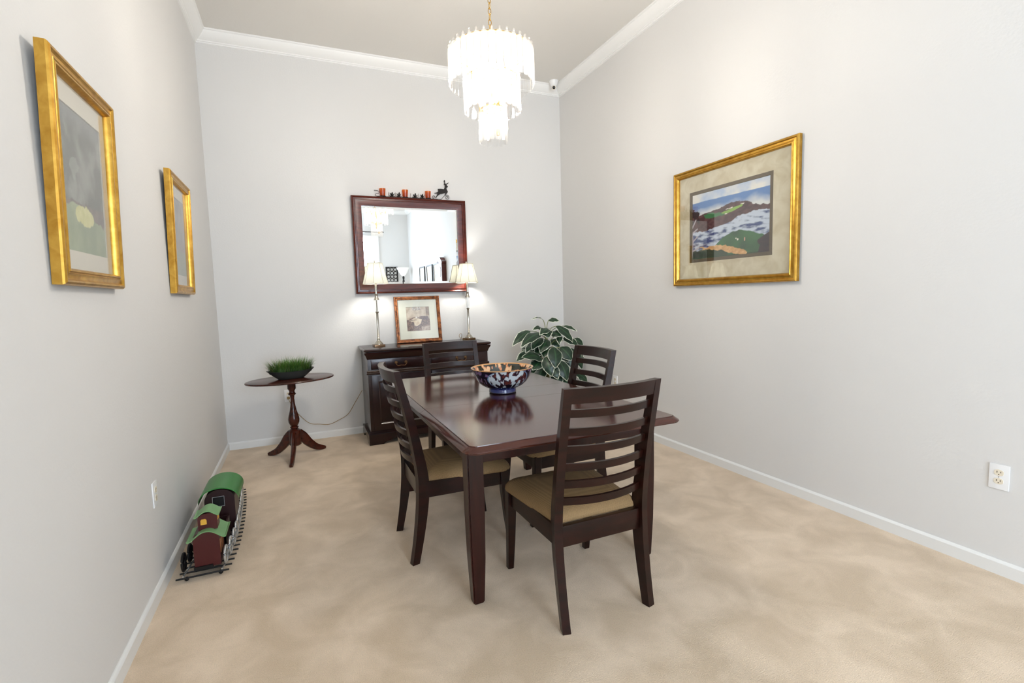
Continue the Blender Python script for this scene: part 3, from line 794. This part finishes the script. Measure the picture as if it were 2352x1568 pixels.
# ------------------------------------------------------------------ oval pedestal table
t = thing('pedestal_table', 'small oval tilt-top mahogany pedestal table with three splayed legs', 'side table', (.575, -.525, 0))
ang = math.radians(15)
def ellipse(a, b, z, n=56, c=(0, 0)):
    out = []
    for i in range(n):
        q = 2 * PI * i / n; x, y = a * math.cos(q), b * math.sin(q)
        out.append((c[0] + x * math.cos(ang) - y * math.sin(ang), c[1] + x * math.sin(ang) + y * math.cos(ang), z))
    return out
bm = B(); loft(bm, [ellipse(.355 - i, .245 - i, z) for i, z in ((.012, .672), (.003, .675), (0, .681), (.003, .687), (.012, .690))]); obj('oval_top', bm, M_ped, t, 35)
bm = B(); box(bm, (-.075, -.05, .655), (.075, .05, .672), .004); bmesh.ops.rotate(bm, verts=bm.verts[:], cent=(0, 0, 0), matrix=Matrix.Rotation(ang, 3, 'Z')); obj('top_block', bm, M_ped, t)
bm = B(); lathe(bm, [(.033, .655), (.034, .602), (.027, .590), (.022, .580), (.023, .568), (.032, .558), (.030, .550), (.018, .540), (.015, .515), (.018, .470), (.028, .410), (.041, .365), (.046, .335), (.044, .310), (.033, .285), (.024, .276), (.034, .271), (.034, .262), (.026, .256), (.040, .246), (.048, .238), (.048, .115), (.036, .105), (.012, .098)], 28); obj('turned_column', bm, M_ped, t)
for deg in (142, 262, 32):
    a = math.radians(deg); d = V((math.cos(a), math.sin(a), 0)); s = V((-d.y, d.x, 0))
    pr_ = spline([(.030, .20, .030, .040), (.075, .165, .024, .034), (.125, .105, .020, .030), (.185, .050, .017, .022), (.245, .022, .015, .016), (.285, .012, .013, .010)][0:0] or [(.030, .195, 0), (.075, .160, 0), (.125, .100, 0), (.185, .048, 0), (.245, .022, 0), (.285, .013, 0)], 5)
    bm = B(); rings = []; m_ = len(pr_)
    for i, p in enumerate(pr_):
        f = i / (m_ - 1); hw2 = .018 - .006 * f; hh = .038 * (1 - f) ** .8 + .011
        c = d * p.x + V((0, 0, p.y))
        tg = (pr_[min(i + 1, m_ - 1)] - pr_[max(i - 1, 0)]); nrm = (V((0, 0, 1)) * tg.x - d * tg.y).normalized()
        rings.append([c + s * (hw2 * sx) + nrm * (hh * sz) for sx, sz in ((-1, -.9), (-.6, -1), (.6, -1), (1, -.9), (1, .7), (.5, 1), (-.5, 1), (-1, .7))])
    loft(bm, rings); obj('splayed_leg', bm, M_ped, t, 50)

# ------------------------------------------------------------------ planter of grass
t = thing('grass_planter', 'dark boat-shaped planter of green grass on the oval pedestal table', 'planter', (.578, -.535, .6905))
def boat(a, b, z, lift=0.0, n=48):
    out = []
    for i in range(n):
        q = 2 * PI * i / n; c_, s_ = math.cos(q), math.sin(q)
        x = a * math.copysign(abs(c_) ** .75, c_); y = b * math.copysign(abs(s_) ** .75, s_)
        out.append((x * math.cos(ang) - y * math.sin(ang), x * math.sin(ang) + y * math.cos(ang), z + lift * (x / a) ** 2))
    return out
bm = B(); loft(bm, [boat(.095, .050, 0), boat(.105, .055, .004), boat(.145, .070, .030, .006), boat(.175, .080, .054, .010), boat(.190, .086, .066, .013), boat(.184, .081, .066, .013), boat(.165, .072, .050, .012), boat(.12, .05, .040)])
M_planter = mat('planter_glaze', lin(44, 46, 44), .45); obj('planter_bowl', bm, M_planter, t, 50)
M_grass = painted('grass_blade', .6)
vs, fs, cs_ = [], [], []
for i in range(1900):
    q = random.uniform(0, 2 * PI); r = math.sqrt(random.random())
    x, y = .168 * r * math.cos(q), .070 * r * math.sin(q)
    h = random.uniform(.085, .15) * (1 if random.random() > .12 else 1.18); az = random.uniform(0, 2 * PI)
    lean = random.uniform(.005, .05) + .035 * r
    ax = V((math.cos(az) * .5 + x * 6, math.sin(az) * .5 + y * 9, 0)).normalized() * lean
    P0 = V((x, y, .048)); wd = V((-ax.y, ax.x, 0)).normalized() * random.uniform(.0014, .0026)
    R3 = Matrix.Rotation(ang, 3, 'Z'); g = random.random(); b0 = len(vs)
    cA = lin(18, 46, 12); cB = mixc(lin(52, 108, 26), lin(112, 152, 58), g)
    if random.random() < .10: cB = lin(140, 128, 80)
    for j, f in enumerate((0, .4, .75, 1)):
        p = P0 + V((0, 0, h * f)) + ax * (f * f) * 1.0 - V((0, 0, lean * .5 * f ** 3))
        w_ = wd * (1 - f * .95)
        vs += [tuple(R3 @ (p - w_)), tuple(R3 @ (p + w_))]; cs_ += [*mixc(cA, cB, f * 1.1), 1] * 2
    fs += [(b0 + 2 * j, b0 + 2 * j + 1, b0 + 2 * j + 3, b0 + 2 * j + 2) for j in range(3)]
me = bpy.data.meshes.new('grass'); me.from_pydata(vs, [], fs); me.materials.append(M_grass)
at = me.color_attributes.new('Col', 'FLOAT_COLOR', 'POINT'); at.data.foreach_set('color', cs_)
o = bpy.data.objects.new('grass', me); C.objects.link(o); o.parent = t; o['kind'] = 'stuff'

# ------------------------------------------------------------------ outlets and cord
def outlet(label, loc, rz, plug=False):
    t = thing('wall_outlet', label, 'outlet', loc, rz, 'duplex wall outlets')
    bm = B(); box(bm, (-.036, -.006, -.058), (.036, 0, .058), .0035); obj('cover_plate', bm, M_white, t)
    for z in (.0195, -.0195):
        bm = B()
        P = [(max(-.0165, min(.0165, .0185 * math.cos(2 * PI * i / 28))), z + .0145 * math.sin(2 * PI * i / 28)) for i in range(28)]
        prism(bm, P, 'y', -.0078, -.005); r = obj('receptacle', bm, M_ivory, t, 30)
        for x, hh in ((-.0065, .0042), (.0065, .0036)):
            bm = B(); box(bm, (x - .0012, -.0082, z + .003 - hh), (x + .0012, -.0076, z + .003 + hh)); obj('slot', bm, M_slot, r)
        bm = B(); lathe(bm, [(.0022, 0), (.0022, .0006)], 10); bmesh.ops.rotate(bm, verts=bm.verts[:], cent=(0, 0, 0), matrix=Matrix.Rotation(PI / 2, 3, 'X'))
        bmesh.ops.translate(bm, verts=bm.verts[:], vec=(0, -.0076, z - .0075)); obj('ground_hole', bm, M_slot, r)
    bm = B(); lathe(bm, [(.002, 0), (.002, .001)], 8); bmesh.ops.rotate(bm, verts=bm.verts[:], cent=(0, 0, 0), matrix=Matrix.Rotation(PI / 2, 3, 'X')); bmesh.ops.translate(bm, verts=bm.verts[:], vec=(0, -.006, 0)); obj('cover_screw', bm, M_nickel, t)
outlet('white duplex outlet with ivory sockets on the right wall near the right edge', (W, -3.975, .452), -PI / 2)
outlet('white outlet plate on the left wall above the toy train', (0, -2.38, .462), PI / 2)
outlet('white outlet plate behind the oval pedestal table, a cord plugged in', (.533, 0, .452), 0)
outlet('white outlet plate on the right wall, seen past the far right chair back', (W, -1.03, .455), -PI / 2)
t = thing('power_cord', 'thin gold cord hanging from the sideboard to the outlet behind the oval table', 'cord', (0, 0, 0))
bm = B(); tube(bm, spline([(.533, -.030, .432), (.536, -.05, .420), (.545, -.03, .385), (.561, -.02, .340), (.624, -.02, .247), (.704, -.02, .165), (.79, -.02, .146), (.88, -.02, .133), (.97, -.02, .165), (1.06, -.02, .215), (1.13, -.02, .32), (1.205, -.020, .437)], 5), .0028, 6); obj('cord', bm, M_cord, t)
bm = B(); box(bm, (.521, -.032, .420), (.545, -.0085, .445), .004); obj('plug', bm, M_cord, t)

# ------------------------------------------------------------------ security camera
t = thing('security_camera', 'small white dome security camera on the ceiling in the far right corner', 'camera', (3.385, -.155, H))
bm = B(); lathe(bm, [(.05, 0), (.05, -.006), (.046, -.016), (.034, -.050), (.022, -.064), (.004, -.066)], 24); obj('mount_cone', bm, M_white, t, 50)
def sph(bm, r, c, n=16):
    bmesh.ops.create_uvsphere(bm, u_segments=n, v_segments=n // 2, radius=r, matrix=Matrix.Translation(c))
dv = (V((.67, -5.09, 1.33)) - V((3.385, -.155, H - .07))).normalized(); c = V((0, 0, -.068))
bm = B(); sph(bm, .030, c); obj('eyeball', bm, M_white, t, 60)
q = V((0, 0, 1)).rotation_difference(dv).to_matrix()
for nm, prf, m_ in (('lens_ring', [(.018, .022), (.021, .034), (.017, .036), (.015, .030)], M_ivory), ('lens', [(.016, .024), (.016, .031), (.008, .034), (.001, .0345)], mat('black_lens', (.006, .006, .007), .08))):
    bm = B(); lathe(bm, prf, 18); bmesh.ops.rotate(bm, verts=bm.verts[:], cent=(0, 0, 0), matrix=q); bmesh.ops.translate(bm, verts=bm.verts[:], vec=c); obj(nm, bm, m_, t)

# ------------------------------------------------------------------ toy train on its track
M_tred = mat('train_red', lin(66, 8, 8), .4, .1); M_tdark = mat('train_maroon', lin(38, 9, 10), .4, .1)
M_tgreen = mat('train_green', lin(52, 124, 56), .35, .2); M_tsage = mat('train_sage', lin(112, 156, 104), .4, .2)
M_tcop = mat('train_copper', lin(176, 116, 76), .35, .6); M_tyel = mat('train_amber', lin(212, 160, 52), .5)
M_tin = mat('train_tin', lin(196, 198, 198), .25, .75); M_tdisc = mat('train_wheel_grey', lin(110, 112, 112), .3, .6); M_tblk = mat('train_black', lin(18, 16, 16), .45, .4)
t = thing('toy_train', 'painted metal toy train with green roofs on its track by the left wall', 'toy train', (0, 0, 0))
def cx_(y):        # the track bows: centre line x at depth y
    return .185 - .045 * ((y + 2.05) / .80) ** 2 if y > -2.05 else .185 - .02 * ((y + 2.05) / .3) ** 2
ys = [-2.375 + i * .0525 for i in range(23)]
for s in (-1, 1):
    bm = B(); tube(bm, [(cx_(y) + s * .082, y, .031) for y in ys], .0045, 6); obj('rail', bm, M_tin, t)
for y in ys[::1]:
    bm = B(); tube(bm, [(cx_(y) - .112, y, .022), (cx_(y) + .112, y, .022)], .0042, 6); obj('tie', bm, M_tblk, t)
for y in (-2.36, -1.80, -1.27):
    for s in (-1, 1):
        bm = B(); sph(bm, .0105, V((cx_(y) + s * .072, y, .0105)), 10); obj('track_foot', bm, M_tblk, t)
def wheel(x, y, r, m_=M_tin):
    bm = B(); z = .036 + r
    tube(bm, [(x, y + (r - .005) * math.cos(2 * PI * q / 26), z + (r - .005) * math.sin(2 * PI * q / 26)) for q in range(26)], .0062, 8, loop=True)
    b2 = B(); lathe(b2, [(.0, -.006), (.010, -.006), (.012, -.003), (r - .006, -.0022), (r - .006, .0022), (.012, .003), (.010, .006), (0, .006)], 24, cap=False)
    bmesh.ops.rotate(b2, verts=b2.verts[:], cent=(0, 0, 0), matrix=Matrix.Rotation(PI / 2, 3, 'Y')); bmesh.ops.translate(b2, verts=b2.verts[:], vec=(x, y, z))
    w_ = obj('wheel', bm, m_, t, 50); obj('wheel_disc', b2, M_tdisc if m_ is M_tin else m_, w_, 30)
for y in (-2.325, -2.23, -2.13, -2.035, -1.935, -1.84, -1.745, -1.65, -1.545, -1.45):
    for s in (-1, 1): wheel(cx_(y) + s * .090, y, .0455, M_tin if s > 0 else M_tblk)
for y0, y1 in ((-2.33, -2.06), (-1.86, -1.66)):
    bm = B(); tube(bm, [(cx_(y0) + .099, y0, .085), (cx_(y1) + .099, y1, .085)], .004, 6); obj('side_rod', bm, M_tin, t)
bm = B(); y = -2.29; loft(bm, [[(cx_(y) + x, y, z) for x, z in ((-.04, .042), (.04, .042), (.04, .056), (-.04, .056))] for y in (-2.36, -2.2, -2.0, -1.8, -1.6, -1.4, -1.3)]); obj('underframe', bm, M_tblk, t)
def barrel(xc, hw, z0, ze, za, n=12):   # cross-section with an arched top
    return [(xc - hw, z0), (xc + hw, z0)] + [(xc + hw * math.cos(PI * i / n), ze + (za - ze) * math.sin(PI * i / n)) for i in range(n + 1)]
def roof(name, xc, prof, y0, y1, m_, th=.004):
    up_ = [(xc + x, z) for x, z in prof]; bm = B(); prism(bm, up_ + [(x, z - th) for x, z in reversed(up_)], 'y', y0, y1); return obj(name, bm, m_, t, 40)
xc = .183
cyma = lambda hw, zt, h: [(hw * u, zt - h * (.5 - .5 * math.cos(PI * min(1, abs(u)) ** 1.15)) + (.10 * h if abs(u) > .93 else 0)) for u in [-1 + i / 10 for i in range(21)]]
bm = B(); prism(bm, barrel(xc, .056, .046, .198, .226), 'y', -2.352, -2.225); cb = obj('caboose_body', bm, M_tred, t)
for y0, y1 in ((-2.34, -2.30), (-2.285, -2.24)):
    bm = B(); box(bm, (xc + .0555, y0, .10), (xc + .058, y1, .17)); obj('side_panel', bm, M_tcop, cb)
roof('caboose_roof', xc + .006, cyma(.084, .236, .042), -2.378, -2.205, M_tsage)
bm = B(); prism(bm, barrel(xc + .010, .041, .226, .288, .310), 'y', -2.338, -2.262); cu = obj('cupola', bm, M_tred, t)
bm = B(); prism(bm, [(xc - .006 + x, .270 + z) for x, z in ((-.013, -.014), (.013, -.014), (.013, .008), (.008, .014), (-.008, .014), (-.013, .008))], 'y', -2.3395, -2.3375); obj('cupola_window', bm, M_tyel, cu)
bm = B(); box(bm, (xc + .0505, -2.318, .262), (xc + .0525, -2.282, .296)); obj('cupola_window', bm, M_tyel, cu)
roof('cupola_roof', xc + .010, cyma(.054, .326, .026), -2.352, -2.250, M_tsage)
bm = B(); x0, x1, y0, y1 = .112, .245, -2.195, -2.02                      # open coal tender
prism(bm, [(x0, .06), (x1, .06), (x1, .165), (x1 - .008, .165), (x1 - .008, .075), (x0 + .008, .075), (x0 + .008, .165), (x0, .165)], 'y', y0, y1); obj('tender', bm, M_tdark, t, 0)
bm = B(); box(bm, (x0, y0, .06), (x1, y0 + .006, .17)); box(bm, (x0, y1 - .006, .06), (x1, y1, .165)); obj('tender_end', bm, M_tdark, t, 0)
bm = B(); sph(bm, .05, V((.175, -2.105, .095)), 10); bmesh.ops.scale(bm, vec=(1.05, 1.5, .6), verts=bm.verts[:], space=Matrix.Translation((-.175, 2.105, -.095)))
for v in bm.verts: v.co += V((nz(*(v.co * 90)), nz(*(v.co * 90 + V((5, 0, 0)))), nz(*(v.co * 90 + V((0, 5, 0)))))) * .006
obj('coal_load', bm, M_tblk, t, 0)
xk = .196                                                                # locomotive cab
bm = B(); prism(bm, barrel(xk, .074, .056, .238, .298, 16), 'y', -1.97, -1.80); ca = obj('locomotive_cab', bm, M_tdark, t)
bm = B(); prism(bm, [(xk - .005 + x, .232 + z) for x, z in ((-.030, -.030), (.030, -.030), (.030, .016), (.020, .028), (-.020, .028), (-.030, .016))], 'y', -1.9715, -1.969); obj('cab_opening', bm, M_tblk, ca)
bm = B(); frame_mesh(bm, .060, .058, [(0, 0), (0, .003), (.003, .003), (.003, 0)]); bmesh.ops.translate(bm, verts=bm.verts[:], vec=(xk - .005, -1.9705, .231)); obj('opening_rim', bm, M_tin, ca)
arch = [(.098 * math.cos(PI * (1 - i / 20)), .246 + .072 * math.sin(PI * i / 20)) for i in range(21)]
arch = [(-.098, .240)] + arch + [(.098, .240)]
roof('cab_roof', xk, arch, -2.00, -1.72, M_tgreen, .005)
bm = B(); lathe(bm, [(.050, 0), (.054, .01), (.054, .36), (.046, .372), (.01, .376)], 20); bmesh.ops.rotate(bm, verts=bm.verts[:], cent=(0, 0, 0), matrix=Matrix.Rotation(-PI / 2, 3, 'X')); bmesh.ops.translate(bm, verts=bm.verts[:], vec=(.176, -1.78, .135)); obj('boiler', bm, M_tblk, t)
bm = B(); lathe(bm, [(.014, .16), (.014, .185), (.020, .195), (.020, .205), (.012, .205)], 14, (.160, -1.47)); obj('smokestack', bm, M_tblk, t)

# ------------------------------------------------------------------ variegated plant in the corner
t = thing('potted_plant', 'large plant with white-edged dark green leaves in the far right corner', 'plant', (3.04, -.50, 0))
base = V((3.04, -.50, 0))
M_leaf = painted('variegated_leaf', .38)
M_stem = mat('plant_stem', lin(112, 120, 66), .6)
bm = B(); lathe(bm, [(.10, 0), (.125, .02), (.155, .22), (.165, .27), (.172, .275), (.172, .29), (.155, .29), (.15, .25), (.02, .245)], 32); obj('plant_pot', bm, mat('pot_glaze', lin(84, 64, 48), .5), t)
LEAVES = [
((2.843,-0.520,0.970),(2.606,-0.600,0.832),0.100),
((2.933,-0.590,0.947),(2.665,-0.670,0.820),0.120),
((3.015,-0.470,0.984),(2.859,-0.550,0.980),0.070),
((3.092,-0.470,1.070),(3.179,-0.550,1.056),0.060),
((3.051,-0.420,1.072),(2.862,-0.500,1.081),0.030),
((3.261,-0.470,0.998),(3.391,-0.550,0.933),0.045),
((3.140,-0.550,1.007),(3.289,-0.630,0.830),0.100),
((3.093,-0.510,0.934),(3.179,-0.590,0.904),0.090),
((3.191,-0.530,0.907),(3.136,-0.610,0.816),0.070),
((3.238,-0.520,0.874),(3.375,-0.600,0.788),0.090),
((3.418,-0.420,0.852),(3.497,-0.500,0.764),0.090),
((3.132,-0.450,0.860),(3.184,-0.530,0.773),0.090),
((3.033,-0.550,0.873),(2.903,-0.630,0.743),0.120),
((2.984,-0.510,0.888),(2.828,-0.590,0.780),0.120),
((2.927,-0.490,0.824),(2.761,-0.570,0.755),0.100),
((3.027,-0.690,0.804),(2.998,-0.770,0.596),0.145),
((3.152,-0.610,0.789),(3.238,-0.690,0.650),0.140),
((2.946,-0.590,0.681),(2.671,-0.670,0.718),0.130),
((2.942,-0.670,0.708),(2.967,-0.750,0.514),0.120),
((3.095,-0.670,0.660),(3.144,-0.750,0.450),0.130),
((3.308,-0.530,0.757),(3.412,-0.610,0.530),0.130),
((2.998,-0.690,0.619),(3.028,-0.770,0.483),0.100),
((3.377,-0.550,0.487),(3.462,-0.630,0.379),0.100),
((2.824,-0.530,0.750),(2.639,-0.610,0.675),0.090),
((2.911,-0.610,0.660),(2.782,-0.690,0.587),0.130),
((3.046,-0.570,0.984),(2.890,-0.650,0.932),0.100),
((2.986,-0.590,0.988),(2.979,-0.670,0.899),0.120),
((3.025,-0.490,0.817),(2.875,-0.570,0.688),0.120),
((3.049,-0.570,0.793),(2.924,-0.650,0.700),0.120),
((3.296,-0.490,0.739),(3.297,-0.570,0.550),0.130),
((3.044,-0.630,0.542),(3.095,-0.710,0.365),0.120),
((2.954,-0.570,0.579),(2.852,-0.650,0.417),0.130),
((3.182,-0.590,0.487),(3.234,-0.670,0.307),0.120),
((2.951,-0.490,0.509),(2.787,-0.570,0.411),0.120),
((3.177,-0.470,0.700),(3.049,-0.550,0.672),0.120),
((3.477,-0.390,0.670),(3.500,-0.470,0.573),0.100),
]
vs, fs, cs_ = [], [], []
eye = V((.67, -5.09, 1.33)); stems = []
def leaf(b, tip, wd, seed):
    rnd = random.Random(seed)
    b, tip = V(b), V(tip); sp = tip - b; L = sp.length
    nrm = ((eye - b).normalized() * .75 + V((rnd.uniform(-.3, .3), 0, .65))).normalized()
    side = sp.cross(nrm).normalized(); nrm = side.cross(sp).normalized()
    nu, nv = 20, 14; b0 = len(vs)
    up_ = nrm * (L * .16)
    for j in range(nv + 1):
        f = j / nv
        wj = wd * .5 * (math.sin(PI * min(1, f * .94 + .045)) ** .8) * (1.22 - .55 * f) * (1 if f < .999 else 0)
        if f < .06: wj *= .55
        c = b + sp * f + up_ * (4 * f * (1 - f))
        for i in range(nu + 1):
            u = -1 + 2 * i / nu
            rip = .006 * math.sin(f * 17 + seed) * abs(u) ** 2
            p = c + side * (wj * u) + nrm * (-.22 * wj * abs(u) ** 1.5 + .10 * wj * (1 - abs(u)) * -1 + rip)
            vs.append(tuple(p - base))
            edge = abs(u) * wj > wj - .0050 - .003 * nz(f * 9, seed * 3.1)
            vein = .5 + .5 * math.sin((f * 2 + abs(u) * .5) * 16)
            g = mixc(lin(14, 38, 24), lin(34, 66, 38), .35 * vein + .3 * rnd.random() * .3)
            if abs(u) < .1: g = lin(44, 78, 46)
            cs_.extend([*(lin(222, 226, 206) if edge and .03 < f else g), 1])
    for j in range(nv):
        for i in range(nu):
            a = b0 + j * (nu + 1) + i; fs.append((a, a + 1, a + nu + 2, a + nu + 1))
for i, (b, tp, wd) in enumerate(LEAVES):
    leaf(b, tp, wd * 1.10, i)
    stems.append((V(b), i))
rnd = random.Random(3)
for i in range(26):      # leaves on the far and low sides that fill the clump
    a = rnd.uniform(-.4, PI + .4); z = rnd.uniform(.38, .85); r0 = rnd.uniform(.03, .10)
    b = base + V((r0 * math.cos(a), r0 * math.sin(a) * .8, z)); l = rnd.uniform(.18, .26)
    tp = b + V((l * math.cos(a), l * math.sin(a) * .8, -rnd.uniform(.02, .16)))
    tp.x = min(tp.x, 3.50); tp.y = min(tp.y, -.05)
    leaf(b, tp, rnd.uniform(.11, .13), 50 + i); stems.append((b, 50 + i))
me = bpy.data.meshes.new('foliage'); me.from_pydata(vs, [], fs); me.materials.append(M_leaf)
at = me.color_attributes.new('Col', 'FLOAT_COLOR', 'POINT'); at.data.foreach_set('color', cs_)
me.polygons.foreach_set('use_smooth', [True] * len(me.polygons))
o = bpy.data.objects.new('foliage', me); C.objects.link(o); o.parent = t
bm = B()
tube(bm, spline([(0, 0, .24), (.01, -.01, .5), (-.005, .0, .75), (.0, -.01, .95)], 6), [.014] * 13 + [.008] * 6, 8)
for b, i in stems:
    l = b - base; z0 = max(.30, min(.93, l.z - .10)); c0 = V((0, -.005, z0))
    mid = (c0 + l) / 2 + V((0, 0, .03))
    tube(bm, spline([c0, mid, l], 4), .0034, 5)
obj('stems', bm, M_stem, t, 60)

# ------------------------------------------------------------------ behind the camera: what the wall mirror shows
t = thing('curtain_rod', 'dark curtain rod with a pointed finial above the front window', 'curtain rod', (0, -D, 0))
bm = B(); tube(bm, [(.86, .075, 3.07), (2.80, .075, 3.07)], .011, 10); obj('rod', bm, M_black, t)
for x, s in ((.86, -1), (2.80, 1)):
    bm = B(); lathe(bm, [(.008, 0), (.022, .01), (.026, .03), (.014, .06), (.002, .085)], 14); bmesh.ops.rotate(bm, verts=bm.verts[:], cent=(0, 0, 0), matrix=Matrix.Rotation(s * PI / 2, 3, 'Y')); bmesh.ops.translate(bm, verts=bm.verts[:], vec=(x, .075, 3.07)); obj('finial', bm, M_black, t)
for x in (.92, 2.765):
    bm = B(); tube(bm, [(x, 0, 3.07), (x, .075, 3.07)], .008, 8); obj('rod_bracket', bm, M_black, t)
t = thing('wall_grille', 'square black scrollwork grille on the wall beside the front window', 'wall decor', (3.055, -D, 1.90), PI)
bm = B(); frame_mesh(bm, .32, .52, [(0, 0), (0, .03), (.022, .03), (.022, 0)]); obj('grille_frame', bm, M_black, t)
for i in range(3):
    for j in range(5):
        bm = B(); cx, cz = -.092 + .092 * i, -.19 + .095 * j
        tube(bm, [(cx + .043 * math.cos(2 * PI * q / 16), -.015, cz + .043 * math.sin(2 * PI * q / 16)) for q in range(16)], .008, 6, loop=True); obj('scroll_ring', bm, M_black, t)
t = thing('torchiere_lamp', 'tall torchiere floor lamp with a white glass bowl by the front corner', 'lamp', (3.30, -D + .32, 0))
bm = B(); lathe(bm, [(.14, 0), (.145, .012), (.12, .03), (.03, .05), (.016, .07)], 28); obj('lamp_foot', bm, M_black, t)
bm = B(); lathe(bm, [(.014, .06), (.014, 1.62), (.028, 1.66), (.036, 1.74), (.020, 1.80), (.030, 1.86), (.018, 1.90)], 20); obj('lamp_pole', bm, M_black, t)
bm = B(); lathe(bm, [(.02, 1.90), (.06, 1.92), (.11, 2.0), (.165, 2.10), (.172, 2.12), (.160, 2.105), (.10, 2.01), (.05, 1.935), (.01, 1.925)], 32, cap=False); obj('glass_bowl', bm, mat('milk_glass', (.88, .86, .82), .25), t)
M_pblack = mat('black_frame', lin(24, 22, 24), .4)
def art_grey(u, v):
    n = fbm(u * 5, v * 5, 40); return mixc(lin(120, 126, 136), lin(206, 212, 220), .5 + n)
PB = [(0, 0), (0, .025), (.03, .025), (.03, 0)]
for y, lb in ((-7.02, 'black framed grey print on the right wall behind the camera, nearest the front corner'), (-6.28, 'black framed grey print on the right wall behind the camera, middle of three'), (-5.64, 'black framed grey print on the right wall behind the camera, beside the mahogany clock')):
    picture('framed_picture', lb, .52, .72, PB, M_pblack, (W - .004, y, 1.71), (0, 0, -PI / 2), M_matcream, art_grey, 16, 20, (.28, .44), group='black framed prints behind the camera', glass=False)
t = thing('wall_clock', 'mahogany crested wall clock with a pale dial behind the camera', 'clock', (W - .002, -5.10, 1.72), -PI / 2)
bm = B(); prism(bm, [(-.17, -.40), (.17, -.40), (.17, .30), (.19, .31), (.19, .34), (.12, .37), (.06, .42), (0, .44), (-.06, .42), (-.12, .37), (-.19, .34), (-.19, .31), (-.17, .30)], 'y', -.10, 0, .004); obj('clock_case', bm, M_mirwood, t)
bm = B(); lathe(bm, [(.115, 0), (.118, .006), (.105, .010), (.001, .009)], 28); bmesh.ops.rotate(bm, verts=bm.verts[:], cent=(0, 0, 0), matrix=Matrix.Rotation(PI / 2, 3, 'X')); bmesh.ops.translate(bm, verts=bm.verts[:], vec=(0, -.10, .13)); obj('clock_dial', bm, M_white, t)
bm = B(); box(bm, (-.10, -.103, -.34), (.10, -.099, -.06)); obj('pendulum_door', bm, M_slot, t)
